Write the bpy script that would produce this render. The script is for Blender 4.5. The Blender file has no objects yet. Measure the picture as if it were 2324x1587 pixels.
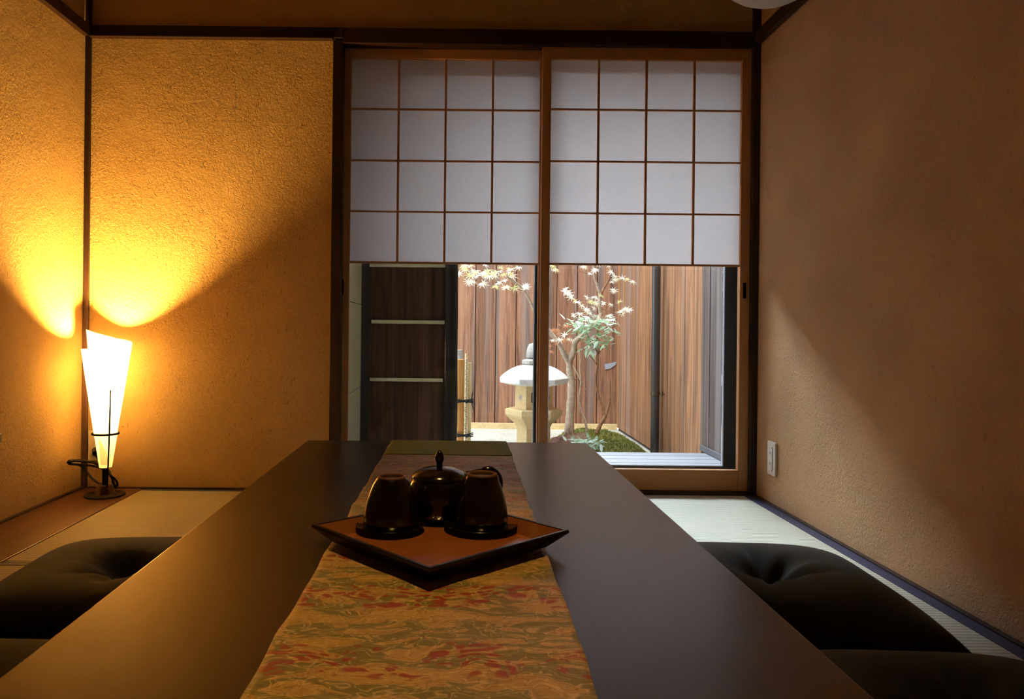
import bpy, bmesh, math, random
from mathutils import Vector, Matrix, Euler
from math import sin, cos, pi, radians, sqrt, exp, atan2

# ------------------------------------------------------------------ camera, world, sun, exposure
S = bpy.context.scene
C = S.collection
F = 1700.0; PX, PY = 1033.0, 742.0; ROLL = 0.0105; H = 0.645      # eye 0.645 m above the tatami
cd = bpy.data.cameras.new('camera'); cam = bpy.data.objects.new('camera', cd); C.objects.link(cam)
cam.location = (0, 0, H)
cam.rotation_euler = (Matrix.Rotation(radians(90), 4, 'X') @ Matrix.Rotation(ROLL, 4, 'Z')).to_euler()
cd.sensor_width = 36; cd.lens = 36 * F / 2324
cd.shift_x = (1162 - PX) / 2324; cd.shift_y = (PY - 793.5) / 2324
cd.clip_start = 0.02
S.camera = cam
S.view_settings.view_transform = 'Standard'; S.view_settings.look = 'None'
S.view_settings.exposure = 0.0; S.view_settings.gamma = 1; S.view_settings.use_curve_mapping = False
SKY_BASE, SKY_HAZE = 7.0, 84.0
w = bpy.data.worlds.new('sky'); S.world = w; w.use_nodes = True
bg = w.node_tree.nodes['Background']; bg.inputs[0].default_value = (0.78, 0.87, 1.0, 1); bg.inputs[1].default_value = 1.0
# hazy sky, brighter over the far side of the garden
_nt = w.node_tree
_tc = _nt.nodes.new('ShaderNodeTexCoord'); _dot = _nt.nodes.new('ShaderNodeVectorMath'); _dot.operation = 'DOT_PRODUCT'
_nt.links.new(_tc.outputs['Generated'], _dot.inputs[0]); _dot.inputs[1].default_value = (0.0, 0.74, 0.67)
_mr = _nt.nodes.new('ShaderNodeMapRange'); _mr.interpolation_type = 'SMOOTHSTEP'
_nt.links.new(_dot.outputs['Value'], _mr.inputs[0])
for _i, _v in ((1, 0.82), (2, 0.99), (3, SKY_BASE), (4, SKY_HAZE)): _mr.inputs[_i].default_value = _v
_nt.links.new(_mr.outputs[0], bg.inputs[1])
sd = bpy.data.lights.new('sun', 'SUN'); sun = bpy.data.objects.new('sun', sd); C.objects.link(sun)
sd.energy = 2.5; sd.angle = radians(4); sd.color = (1.0, 0.93, 0.82)
sun.location = (0, 2, 8)
sun.rotation_euler = Vector((0.13, 0.45, -0.88)).to_track_quat('-Z', 'Y').to_euler()
LAMP_POWER = 148.0
dl = bpy.data.lights.new('ceiling_downlight', 'SPOT'); dlo = bpy.data.objects.new('ceiling_downlight', dl); C.objects.link(dlo)
dl.energy = 66; dl.color = (1.0, 0.57, 0.16); dl.spot_size = radians(38); dl.spot_blend = 0.7; dl.shadow_soft_size = 0.02
dlo.location = (0.0, 0.62, 2.285); dlo.rotation_euler = (radians(5), 0, 0)

def at(px, py, Y):
    "point at distance Y whose image is the photo pixel"
    dx, dy = px - PX, py - PY
    u = dx * cos(ROLL) + dy * sin(ROLL); v = -dx * sin(ROLL) + dy * cos(ROLL)
    return Vector((u * Y / F, Y, H - v * Y / F))
def X_(px, Y, py=PY): return at(px, py, Y).x
def Z_(py, Y, px=PX): return at(px, py, Y).z

# ------------------------------------------------------------------ materials
def N(nt, typ, **kw):
    n = nt.nodes.new(typ)
    for k, v in kw.items(): setattr(n, k, v)
    return n
def mat(name, color, rough=0.6, spec=0.5, metal=0.0, coat=0.0):
    m = bpy.data.materials.new(name); m.use_nodes = True
    b = m.node_tree.nodes['Principled BSDF']
    b.inputs['Base Color'].default_value = (*color, 1); b.inputs['Roughness'].default_value = rough
    b.inputs['Specular IOR Level'].default_value = spec; b.inputs['Metallic'].default_value = metal
    b.inputs['Coat Weight'].default_value = coat
    return m
def coords(nt, scale=(1, 1, 1), kind='Object'):
    tc = N(nt, 'ShaderNodeTexCoord'); mp = N(nt, 'ShaderNodeMapping'); mp.inputs['Scale'].default_value = scale
    nt.links.new(tc.outputs[kind], mp.inputs['Vector']); return mp.outputs['Vector']
def noise(nt, vec, scale, detail=4, rough=0.55, dist=0.0):
    n = N(nt, 'ShaderNodeTexNoise'); n.inputs['Scale'].default_value = scale; n.inputs['Detail'].default_value = detail
    n.inputs['Roughness'].default_value = rough; n.inputs['Distortion'].default_value = dist
    if vec is not None: nt.links.new(vec, n.inputs['Vector'])
    return n.outputs['Fac']
def ramp(nt, fac, stops, interp='LINEAR'):
    r = N(nt, 'ShaderNodeValToRGB'); r.color_ramp.interpolation = interp
    el = r.color_ramp.elements
    while len(el) < len(stops): el.new(0.5)
    for e, (p, c) in zip(el, stops):
        e.position = p; e.color = (*c, 1) if len(c) == 3 else c
    nt.links.new(fac, r.inputs['Fac']); return r.outputs['Color']
def mixc(nt, fac, a, b, mode='MIX'):
    m = N(nt, 'ShaderNodeMix', data_type='RGBA', blend_type=mode)
    if isinstance(fac, (int, float)): m.inputs[0].default_value = fac
    else: nt.links.new(fac, m.inputs[0])
    for i, x in ((6, a), (7, b)):
        if isinstance(x, tuple): m.inputs[i].default_value = (*x, 1)
        else: nt.links.new(x, m.inputs[i])
    return m.outputs[2]
def math_(nt, op, a, b=None, clamp=False):
    m = N(nt, 'ShaderNodeMath', operation=op); m.use_clamp = clamp
    for i, x in ((0, a), (1, b)):
        if x is None: continue
        if isinstance(x, (int, float)): m.inputs[i].default_value = x
        else: nt.links.new(x, m.inputs[i])
    return m.outputs[0]
def bump(nt, height, strength, dist=0.002, prev=None):
    b = N(nt, 'ShaderNodeBump'); b.inputs['Strength'].default_value = strength; b.inputs['Distance'].default_value = dist
    nt.links.new(height, b.inputs['Height'])
    if prev is not None: nt.links.new(prev, b.inputs['Normal'])
    return b.outputs['Normal']
def P(m): return m.node_tree.nodes['Principled BSDF']
G3 = lambda v: (v, v, v)

def plaster(name, c1, c2):
    m = mat(name, c1, 0.92, 0.2); nt = m.node_tree
    v = coords(nt)
    big = noise(nt, v, 2.2, 5, 0.6)
    col = ramp(nt, big, [(0.3, c2), (0.7, c1)])
    fine = noise(nt, v, 100, 4, 0.65, 0.8)
    fib = noise(nt, coords(nt, (1, 1, 0.45)), 95, 3, 0.6, 0.6)
    pit = ramp(nt, fib, [(0.26, G3(0.0)), (0.36, G3(1.0))])
    col = mixc(nt, 0.22, col, pit, 'MULTIPLY')
    nt.links.new(col, P(m).inputs['Base Color'])
    patch = ramp(nt, noise(nt, v, 3.5, 2), [(0.35, G3(0.25)), (0.65, G3(1.0))])
    hgt = math_(nt, 'MULTIPLY', fine, patch)
    n1 = bump(nt, hgt, 1.0, 0.009)
    n2 = bump(nt, pit, 0.8, 0.003, n1)
    n3 = bump(nt, noise(nt, v, 26, 3), 0.25, 0.006, n2)
    nt.links.new(n3, P(m).inputs['Normal'])
    return m
def wood(name, c1, c2, axis='Z', rough=0.5, freq=60, spec=0.4, bmp=0.15, coat=0):
    m = mat(name, c1, rough, spec, coat=coat); nt = m.node_tree
    sc = {'X': (0.04, 1, 1), 'Y': (1, 0.04, 1), 'Z': (1, 1, 0.04)}[axis]
    v = coords(nt, sc)
    n = noise(nt, v, freq, 5, 0.6, 0.4)
    big = noise(nt, v, freq * 0.2, 2)
    f = math_(nt, 'ADD', math_(nt, 'MULTIPLY', n, 0.6), math_(nt, 'MULTIPLY', big, 0.4))
    nt.links.new(ramp(nt, f, [(0.35, c2), (0.65, c1)]), P(m).inputs['Base Color'])
    nt.links.new(bump(nt, n, bmp, 0.001), P(m).inputs['Normal'])
    return m

M = {}
M['plaster'] = plaster('golden_plaster', (0.66, 0.455, 0.20), (0.56, 0.38, 0.16))
M['plaster_r'] = plaster('earth_plaster', (0.60, 0.385, 0.205), (0.52, 0.33, 0.17))
M['dark_wood'] = wood('dark_stained_wood', (0.030, 0.013, 0.008), (0.014, 0.006, 0.004), 'Z', 0.45)
M['dark_wood_x'] = wood('dark_stained_wood_x', (0.034, 0.015, 0.009), (0.016, 0.007, 0.004), 'X', 0.4)
M['dark_wood_y'] = wood('dark_stained_wood_y', (0.034, 0.015, 0.009), (0.016, 0.007, 0.004), 'Y', 0.4)
M['floor_board'] = wood('brown_floor_board', (0.13, 0.050, 0.020), (0.055, 0.020, 0.008), 'Y', 0.38, 45, 0.5)
M['shoji_wood'] = wood('shoji_cedar', (0.57, 0.29, 0.12), (0.48, 0.23, 0.09), 'Z', 0.5, 90, 0.3, 0.05)
M['shoji_wood_x'] = wood('shoji_cedar_x', (0.57, 0.29, 0.12), (0.48, 0.23, 0.09), 'X', 0.5, 90, 0.3, 0.05)
M['ceiling'] = wood('ceiling_board', (0.10, 0.045, 0.02), (0.06, 0.026, 0.012), 'Y', 0.6, 30)
M['alu'] = mat('bronze_aluminium', (0.012, 0.011, 0.012), 0.35, 0.5)
M['alu_light'] = mat('pale_gasket', (0.45, 0.50, 0.58), 0.4)
M['black'] = mat('black_plastic', (0.0012, 0.001, 0.001), 0.6, 0.12)
M['plastic'] = mat('ivory_plastic', (0.72, 0.66, 0.55), 0.35)
M['plastic2'] = mat('pale_plastic', (0.62, 0.58, 0.52), 0.3)
M['metal'] = mat('burnished_metal', (0.16, 0.12, 0.075), 0.3, 0.5, 1.0)

def paper_mat(name, dcol, tcol, fac):
    m = bpy.data.materials.new(name); m.use_nodes = True; nt = m.node_tree; nt.nodes.clear()
    o = N(nt, 'ShaderNodeOutputMaterial'); d = N(nt, 'ShaderNodeBsdfDiffuse'); t = N(nt, 'ShaderNodeBsdfTranslucent')
    x = N(nt, 'ShaderNodeMixShader'); x.inputs[0].default_value = fac
    v = coords(nt)
    fib = ramp(nt, noise(nt, v, 60, 5, 0.7), [(0.2, G3(0.93)), (0.8, G3(1.0))])
    nt.links.new(mixc(nt, 1.0, fib, dcol, 'MULTIPLY'), d.inputs[0]); nt.links.new(mixc(nt, 1.0, fib, tcol, 'MULTIPLY'), t.inputs[0])
    nt.links.new(d.outputs[0], x.inputs[1]); nt.links.new(t.outputs[0], x.inputs[2]); nt.links.new(x.outputs[0], o.inputs[0])
    return m
M['paper'] = paper_mat('shoji_paper', (0.80, 0.78, 0.76), (0.84, 0.81, 0.80), 0.58)
M['shade'] = paper_mat('lamp_paper', (0.92, 0.90, 0.84), (0.97, 0.93, 0.85), 0.80)
M['globe'] = paper_mat('pendant_paper', (0.78, 0.74, 0.64), (0.7, 0.66, 0.58), 0.3)
def glass_mat():
    m = bpy.data.materials.new('window_glass'); m.use_nodes = True; nt = m.node_tree; nt.nodes.clear()
    o = N(nt, 'ShaderNodeOutputMaterial'); t = N(nt, 'ShaderNodeBsdfTransparent'); g = N(nt, 'ShaderNodeBsdfGlossy')
    t.inputs[0].default_value = (0.95, 0.97, 0.97, 1); g.inputs['Roughness'].default_value = 0.02
    f = N(nt, 'ShaderNodeFresnel'); f.inputs[0].default_value = 1.3; x = N(nt, 'ShaderNodeMixShader')
    nt.links.new(f.outputs[0], x.inputs[0]); nt.links.new(t.outputs[0], x.inputs[1]); nt.links.new(g.outputs[0], x.inputs[2]); nt.links.new(x.outputs[0], o.inputs[0])
    return m
M['glass'] = glass_mat()
def emis(name, col, s):
    m = bpy.data.materials.new(name); m.use_nodes = True; nt = m.node_tree; nt.nodes.clear()
    o = N(nt, 'ShaderNodeOutputMaterial'); e = N(nt, 'ShaderNodeEmission'); e.inputs[0].default_value = (*col, 1); e.inputs[1].default_value = s
    nt.links.new(e.outputs[0], o.inputs[0]); return m
BR = 0.026
M['bulb'] = emis('warm_bulb', (1.0, 0.53, 0.13), LAMP_POWER / (4 * pi * pi * BR * BR))

def tatami_mat():
    m = mat('woven_rush', (0.6, 0.55, 0.38), 0.5, 0.35); nt = m.node_tree
    v = coords(nt)
    wv = N(nt, 'ShaderNodeTexWave', wave_type='BANDS', bands_direction='Y'); wv.inputs['Scale'].default_value = 21; wv.inputs['Distortion'].default_value = 0.15
    nt.links.new(v, wv.inputs['Vector'])
    wx = N(nt, 'ShaderNodeTexWave', wave_type='BANDS', bands_direction='X'); wx.inputs['Scale'].default_value = 42; nt.links.new(v, wx.inputs['Vector'])
    g = noise(nt, coords(nt, (60, 700, 60)), 1, 3)
    c = ramp(nt, noise(nt, v, 3, 3), [(0.3, (0.62, 0.60, 0.45)), (0.7, (0.70, 0.67, 0.52))])
    c = mixc(nt, 0.7, c, ramp(nt, wv.outputs['Fac'], [(0.0, G3(0.45)), (0.45, G3(1))]), 'MULTIPLY')
    c = mixc(nt, 0.2, c, ramp(nt, wx.outputs['Fac'], [(0.0, G3(0.5)), (0.5, G3(1))]), 'MULTIPLY')
    c = mixc(nt, 0.25, c, g, 'MULTIPLY')
    nt.links.new(c, P(m).inputs['Base Color'])
    n1 = bump(nt, wv.outputs['Fac'], 0.5, 0.002); nt.links.new(n1, P(m).inputs['Normal'])
    return m
M['tatami'] = tatami_mat()
M['heri'] = mat('navy_cloth_border', (0.016, 0.026, 0.075), 0.38, 0.6)
def tabletop():
    m = mat('dark_lacquered_wood', (0.020, 0.011, 0.008), 0.34, 0.42); nt = m.node_tree
    v = coords(nt, (1, 0.06, 1)); n = noise(nt, v, 80, 5, 0.6)
    nt.links.new(ramp(nt, n, [(0.3, (0.024, 0.013, 0.009)), (0.7, (0.034, 0.019, 0.013))]), P(m).inputs['Base Color'])
    P(m).inputs['Roughness'].default_value = 0.29; P(m).inputs['IOR'].default_value = 1.5
    return m
M['table'] = tabletop()
def tray_top():
    m = mat('red_brown_lacquer', (0.30, 0.08, 0.02), 0.35, 0.5, coat=1.0); P(m).inputs['Coat Roughness'].default_value = 0.12; P(m).inputs['Coat IOR'].default_value = 2.2; nt = m.node_tree
    v = coords(nt)
    n = noise(nt, v, 14, 4, 0.6)
    nt.links.new(ramp(nt, n, [(0.3, (0.34, 0.11, 0.028)), (0.7, (0.46, 0.155, 0.042))]), P(m).inputs['Base Color'])
    vo = N(nt, 'ShaderNodeTexVoronoi', feature='DISTANCE_TO_EDGE'); vo.inputs['Scale'].default_value = 110; nt.links.new(v, vo.inputs['Vector'])
    e = ramp(nt, vo.outputs[0], [(0.0, G3(0)), (0.12, G3(1))])
    n1 = bump(nt, e, 0.25, 0.0006); n2 = bump(nt, noise(nt, v, 60, 3), 0.10, 0.001, n1)
    nt.links.new(n2, P(m).inputs['Normal']); nt.links.new(n2, P(m).inputs['Coat Normal'])
    return m
M['tray'] = tray_top()
M['tray_black'] = mat('black_lacquer', (0.012, 0.006, 0.004), 0.3)
M['tray_rim'] = mat('worn_brown_lacquer_rim', (0.22, 0.07, 0.02), 0.35)
def pottery():
    m = mat('dark_glazed_stoneware', (0.02, 0.011, 0.007), 0.15, 0.6); nt = m.node_tree
    n = noise(nt, coords(nt), 40, 4)
    nt.links.new(ramp(nt, n, [(0.3, (0.005, 0.003, 0.0025)), (0.75, (0.011, 0.006, 0.004))]), P(m).inputs['Base Color'])
    nt.links.new(bump(nt, n, 0.06, 0.001), P(m).inputs['Normal'])
    return m
M['pottery'] = pottery()
M['foot'] = mat('unglazed_brown_clay', (0.13, 0.055, 0.022), 0.6)
def brocade():
    m = mat('gold_brocade', (0.4, 0.25, 0.06), 0.5, 0.45); nt = m.node_tree
    v = coords(nt)
    # warp
    wn = N(nt, 'ShaderNodeTexNoise'); wn.inputs['Scale'].default_value = 16; wn.inputs['Detail'].default_value = 2; nt.links.new(v, wn.inputs['Vector'])
    sub = N(nt, 'ShaderNodeVectorMath', operation='SUBTRACT'); nt.links.new(wn.outputs['Color'], sub.inputs[0]); sub.inputs[1].default_value = (0.5, 0.5, 0.5)
    sc = N(nt, 'ShaderNodeVectorMath', operation='SCALE'); nt.links.new(sub.outputs[0], sc.inputs[0]); sc.inputs[3].default_value = 0.05
    ad = N(nt, 'ShaderNodeVectorMath', operation='ADD'); nt.links.new(v, ad.inputs[0]); nt.links.new(sc.outputs[0], ad.inputs[1])
    wv = ad.outputs[0]
    def mp(scale):
        k = N(nt, 'ShaderNodeMapping'); k.inputs['Scale'].default_value = scale; nt.links.new(wv, k.inputs['Vector']); return k.outputs[0]
    clouds = noise(nt, mp((10, 31, 1)), 1.0, 2, 0.5)
    base = ramp(nt, clouds, [(0.36, (0.60, 0.36, 0.10)), (0.45, (0.50, 0.29, 0.07)), (0.50, (0.26, 0.21, 0.05)), (0.60, (0.23, 0.19, 0.045)), (0.65, (0.54, 0.32, 0.085))])
    eo = ramp(nt, clouds, [(0.470, G3(0)), (0.485, G3(1)), (0.50, G3(0)), (0.615, G3(0)), (0.63, G3(1)), (0.645, G3(0))])
    base = mixc(nt, math_(nt, 'MULTIPLY', eo, 0.8), base, (0.80, 0.50, 0.20))
    # sinuous pale and dark outlines
    l1 = noise(nt, mp((34, 75, 1)), 1.0, 1, 0.4)
    lines = ramp(nt, l1, [(0.44, G3(0)), (0.47, G3(1)), (0.49, G3(0)), (0.55, G3(0)), (0.575, G3(1)), (0.60, G3(0))])
    base = mixc(nt, math_(nt, 'MULTIPLY', lines, 0.75), base, (0.82, 0.56, 0.26))
    l2 = noise(nt, mp((28, 88, 3)), 1.3, 1, 0.4)
    dl = ramp(nt, l2, [(0.40, G3(0)), (0.425, G3(1)), (0.45, G3(0)), (0.53, G3(0)), (0.55, G3(1)), (0.57, G3(0))])
    base = mixc(nt, math_(nt, 'MULTIPLY', dl, 0.7), base, (0.15, 0.13, 0.04))
    # small grain of pale embroidery
    vo = N(nt, 'ShaderNodeTexVoronoi'); vo.inputs['Scale'].default_value = 115; nt.links.new(mp((1, 1.6, 1)), vo.inputs['Vector'])
    cell = ramp(nt, vo.outputs['Distance'], [(0.15, G3(1)), (0.3, G3(0))])
    reg = ramp(nt, noise(nt, mp((20, 34, 1)), 1.1, 2), [(0.50, G3(0)), (0.58, G3(1))])
    base = mixc(nt, math_(nt, 'MULTIPLY', math_(nt, 'MULTIPLY', cell, reg), 0.7), base, (0.85, 0.6, 0.3))
    # red blossoms in bands
    v2 = N(nt, 'ShaderNodeTexVoronoi'); v2.inputs['Scale'].default_value = 70; nt.links.new(mp((1, 1.7, 1)), v2.inputs['Vector'])
    fl = ramp(nt, v2.outputs['Distance'], [(0.40, G3(1)), (0.50, G3(0))])
    sep = N(nt, 'ShaderNodeSeparateXYZ'); nt.links.new(wv, sep.inputs[0])
    band = math_(nt, 'SINE', math_(nt, 'MULTIPLY', sep.outputs[1], 2 * pi / 0.155))
    band = ramp(nt, band, [(0.05, G3(0)), (0.35, G3(1))])
    pt = ramp(nt, noise(nt, mp((17, 26, 1)), 1.0, 2), [(0.44, G3(0)), (0.50, G3(1))])
    red = math_(nt, 'MULTIPLY', math_(nt, 'MULTIPLY', fl, pt), band)
    base = mixc(nt, math_(nt, 'MULTIPLY', red, 0.9), base, (0.36, 0.028, 0.012))
    thr = noise(nt, coords(nt, (500, 60, 1)), 1, 2)
    base = mixc(nt, 0.3, base, thr, 'MULTIPLY')
    nt.links.new(base, P(m).inputs['Base Color'])
    n1 = bump(nt, l1, 0.25, 0.003); n2 = bump(nt, thr, 0.15, 0.0006, n1)
    nt.links.new(n2, P(m).inputs['Normal'])
    P(m).inputs['Sheen Weight'].default_value = 0.25
    return m
M['brocade'] = brocade()
M['green_cloth'] = mat('olive_green_cloth', (0.26, 0.33, 0.035), 0.7, 0.2)
def cushion_mat():
    m = mat('dark_olive_cotton', (0.022, 0.019, 0.010), 0.85, 0.15); nt = m.node_tree
    n = noise(nt, coords(nt), 500, 2); nt.links.new(bump(nt, n, 0.2, 0.0006), P(m).inputs['Normal'])
    nt.links.new(ramp(nt, n, [(0.3, (0.022, 0.022, 0.012)), (0.7, (0.030, 0.029, 0.016))]), P(m).inputs['Base Color'])
    P(m).inputs['Sheen Weight'].default_value = 0.12
    return m
M['cushion'] = cushion_mat()

def plank_mat(name, cols, axis, pitch, grey=0.3, dark=0.5):
    m = mat(name, cols[0], 0.75, 0.25); nt = m.node_tree
    tc = N(nt, 'ShaderNodeTexCoord'); sp = N(nt, 'ShaderNodeSeparateXYZ'); nt.links.new(tc.outputs['Object'], sp.inputs[0])
    a = sp.outputs[0 if axis == 'X' else 1]
    idx = math_(nt, 'FLOOR', math_(nt, 'DIVIDE', a, pitch))
    wn = N(nt, 'ShaderNodeTexWhiteNoise', noise_dimensions='1D'); nt.links.new(idx, wn.inputs['W'])
    cb = N(nt, 'ShaderNodeCombineXYZ')
    nt.links.new(math_(nt, 'MULTIPLY', a, 26.0), cb.inputs[0])
    nt.links.new(math_(nt, 'MULTIPLY', idx, 7.3), cb.inputs[1])
    nt.links.new(math_(nt, 'ADD', math_(nt, 'MULTIPLY', sp.outputs[2], 1.1), math_(nt, 'MULTIPLY', wn.outputs[0], 20)), cb.inputs[2])
    v = cb.outputs[0]
    g = noise(nt, v, 1.0, 5, 0.65, 0.8)
    streak = noise(nt, v, 0.45, 3, 0.6, 1.5)
    col = ramp(nt, g, [(0.36, cols[1]), (0.5, cols[0]), (0.64, cols[2])])
    col = mixc(nt, 1.0, col, ramp(nt, wn.outputs[0], [(0, G3(0.78)), (1, G3(1.1))]), 'MULTIPLY')
    rings = N(nt, 'ShaderNodeTexWave', wave_type='BANDS', bands_direction='X'); rings.inputs['Scale'].default_value = 0.9
    rings.inputs['Distortion'].default_value = 9; rings.inputs['Detail'].default_value = 2; rings.inputs['Detail Scale'].default_value = 0.35
    nt.links.new(v, rings.inputs['Vector'])
    rg = ramp(nt, rings.outputs['Fac'], [(0.0, G3(0.25)), (0.35, G3(1))])
    msk = ramp(nt, streak, [(0.46, G3(0)), (0.54, G3(1))])
    col = mixc(nt, math_(nt, 'MULTIPLY', msk, dark), col, mixc(nt, 0.75, col, rg, 'MULTIPLY'))
    gm = ramp(nt, noise(nt, v, 0.3, 3), [(0.52, G3(0)), (0.64, G3(1))])
    col = mixc(nt, math_(nt, 'MULTIPLY', gm, grey), col, (0.22, 0.19, 0.18))
    nt.links.new(col, P(m).inputs['Base Color'])
    nt.links.new(bump(nt, g, 0.35, 0.003), P(m).inputs['Normal'])
    return m
PITCH = 0.18
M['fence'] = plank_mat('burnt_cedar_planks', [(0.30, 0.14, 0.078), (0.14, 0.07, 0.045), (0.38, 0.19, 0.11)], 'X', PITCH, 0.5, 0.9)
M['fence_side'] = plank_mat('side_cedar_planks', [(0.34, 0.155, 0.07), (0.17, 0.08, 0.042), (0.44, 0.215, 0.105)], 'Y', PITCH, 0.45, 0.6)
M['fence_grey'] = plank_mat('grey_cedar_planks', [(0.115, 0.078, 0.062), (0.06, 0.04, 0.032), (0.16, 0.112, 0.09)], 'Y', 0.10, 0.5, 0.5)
M['bark'] = plank_mat('dark_bark_panel', [(0.095, 0.034, 0.011), (0.045, 0.016, 0.006), (0.14, 0.052, 0.018)], 'X', 0.021, 0.1, 0.6)
M['log'] = wood('old_dark_log', (0.050, 0.030, 0.016), (0.014, 0.009, 0.005), 'Z', 0.8, 30, 0.2, 0.5)
M['cream'] = mat('cream_siding', (0.25, 0.19, 0.085), 0.6)
def bamboo(name, c, c2):
    m = mat(name, c, 0.4, 0.4); nt = m.node_tree
    n = noise(nt, coords(nt, (8, 8, 2)), 3, 3); nt.links.new(ramp(nt, n, [(0.3, c), (0.7, c2)]), P(m).inputs['Base Color']); return m
M['bamboo'] = bamboo('pale_bamboo', (0.78, 0.64, 0.33), (0.70, 0.55, 0.26))
M['bamboo_o'] = bamboo('orange_bamboo', (0.58, 0.24, 0.05), (0.66, 0.33, 0.09))
M['rope'] = mat('black_palm_rope', (0.012, 0.011, 0.016), 0.9)
def stone(name, c1, c2, s=60, b=0.4):
    m = mat(name, c1, 0.9, 0.2); nt = m.node_tree; v = coords(nt)
    n = noise(nt, v, s, 5, 0.7); big = noise(nt, v, 6, 4)
    c = ramp(nt, n, [(0.3, c2), (0.65, c1)]); c = mixc(nt, 0.3, c, ramp(nt, big, [(0.3, G3(0.5)), (0.6, G3(1))]), 'MULTIPLY')
    nt.links.new(c, P(m).inputs['Base Color']); nt.links.new(bump(nt, n, b, 0.004), P(m).inputs['Normal']); return m
M['stone'] = stone('cream_granite', (0.74, 0.56, 0.30), (0.60, 0.42, 0.20))
M['stone_sunlit'] = stone('sunlit_granite', (0.82, 0.80, 0.76), (0.66, 0.63, 0.58))  # whiter copy of the lantern stone; sunlight on its roof painted into the colour
M['stone_grey'] = stone('grey_granite', (0.50, 0.47, 0.42), (0.30, 0.28, 0.25))
M['gravel'] = stone('pale_gravel', (0.70, 0.66, 0.56), (0.34, 0.31, 0.26), 90, 0.9)
M['soil'] = stone('reddish_soil', (0.26, 0.14, 0.095), (0.12, 0.06, 0.04), 40, 0.9)
M['moss'] = stone('green_moss', (0.20, 0.19, 0.045), (0.09, 0.085, 0.02), 45, 1.0)
M['moss_blade'] = mat('moss_tufts', (0.27, 0.27, 0.075), 0.8, 0.1)
M['trunk'] = stone('pale_maple_bark', (0.58, 0.45, 0.35), (0.36, 0.25, 0.17), 50, 0.5)
M['trunk2'] = stone('red_brown_bark', (0.42, 0.22, 0.12), (0.20, 0.10, 0.06), 50, 0.5)
def leaf(name, c, t):
    m = paper_mat(name, c, t, 0.35); return m
M['leaf_pale'] = leaf('pale_maple_leaf', (0.80, 0.76, 0.66), (0.8, 0.72, 0.5))
M['leaf_yellow'] = leaf('yellow_green_leaf', (0.62, 0.57, 0.28), (0.65, 0.55, 0.2))
M['leaf_red'] = leaf('rusty_maple_leaf', (0.50, 0.24, 0.13), (0.6, 0.25, 0.1))
M['leaf_green'] = leaf('blue_green_leaf', (0.38, 0.50, 0.34), (0.4, 0.55, 0.25))
M['leaf_white'] = leaf('variegated_leaf', (0.74, 0.80, 0.72), (0.6, 0.7, 0.5))
M['pipe'] = mat('dark_pipe', (0.045, 0.036, 0.032), 0.35)
M['deck'] = wood('grey_deck_board', (0.26, 0.255, 0.27), (0.19, 0.185, 0.20), 'X', 0.55, 60)
M['strip'] = mat('grey_metal_strip', (0.10, 0.095, 0.10), 0.5)
M['house'] = mat('house_wall', (0.30, 0.25, 0.19), 0.9)
M['roof'] = mat('dark_eave', (0.07, 0.055, 0.045), 0.8)
M['tape'] = mat('weathered_grey_patch', (0.32, 0.33, 0.36), 0.6)

# ------------------------------------------------------------------ mesh helpers
def box(bm, x0, x1, y0, y1, z0, z1):
    vs = [bm.verts.new(p) for p in ((x0,y0,z0),(x1,y0,z0),(x1,y1,z0),(x0,y1,z0),(x0,y0,z1),(x1,y0,z1),(x1,y1,z1),(x0,y1,z1))]
    for f in ((0,3,2,1),(4,5,6,7),(0,1,5,4),(1,2,6,5),(2,3,7,6),(3,0,4,7)): bm.faces.new([vs[i] for i in f])
    return vs
def lathe(bm, prof, seg=48, c=(0,0,0), cap=True, ang0=0.0):
    rings = []
    for r, z in prof:
        rings.append([bm.verts.new((c[0]+r*cos(ang0+2*pi*i/seg), c[1]+r*sin(ang0+2*pi*i/seg), c[2]+z)) for i in range(seg)])
    for a, b in zip(rings, rings[1:]):
        for i in range(seg): bm.faces.new((a[i], a[(i+1)%seg], b[(i+1)%seg], b[i]))
    if cap:
        for r, rev in ((rings[0], True), (rings[-1], False)):
            try: bm.faces.new(list(reversed(r)) if rev else r)
            except ValueError: pass
def tube(bm, pts, rad, seg=8, cap=True):
    pts = [Vector(p) for p in pts]; n = len(pts)
    if isinstance(rad, (int, float)): rad = [rad]*n
    up = None; rings = []
    for i, p in enumerate(pts):
        t = (pts[min(i+1, n-1)] - pts[max(i-1, 0)]).normalized()
        if up is None:
            up = Vector((0,0,1)) if abs(t.z) < 0.9 else Vector((1,0,0))
        a = (up - t*up.dot(t)).normalized(); b = t.cross(a); up = a
        rings.append([bm.verts.new(p + (a*cos(2*pi*k/seg) + b*sin(2*pi*k/seg))*rad[i]) for k in range(seg)])
    for r, s in zip(rings, rings[1:]):
        for k in range(seg): bm.faces.new((r[k], r[(k+1)%seg], s[(k+1)%seg], s[k]))
    if cap: bm.faces.new(list(reversed(rings[0]))); bm.faces.new(rings[-1])
def spline(pts, n=8):
    pts = [Vector(p) for p in pts]; out = []
    for i in range(len(pts)-1):
        p0 = pts[max(i-1,0)]; p1 = pts[i]; p2 = pts[i+1]; p3 = pts[min(i+2, len(pts)-1)]
        for k in range(n):
            t = k/n
            out.append(0.5*((2*p1)+(p2-p0)*t+(2*p0-5*p1+4*p2-p3)*t*t+(3*p1-p0-3*p2+p3)*t**3))
    out.append(pts[-1]); return out
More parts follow.
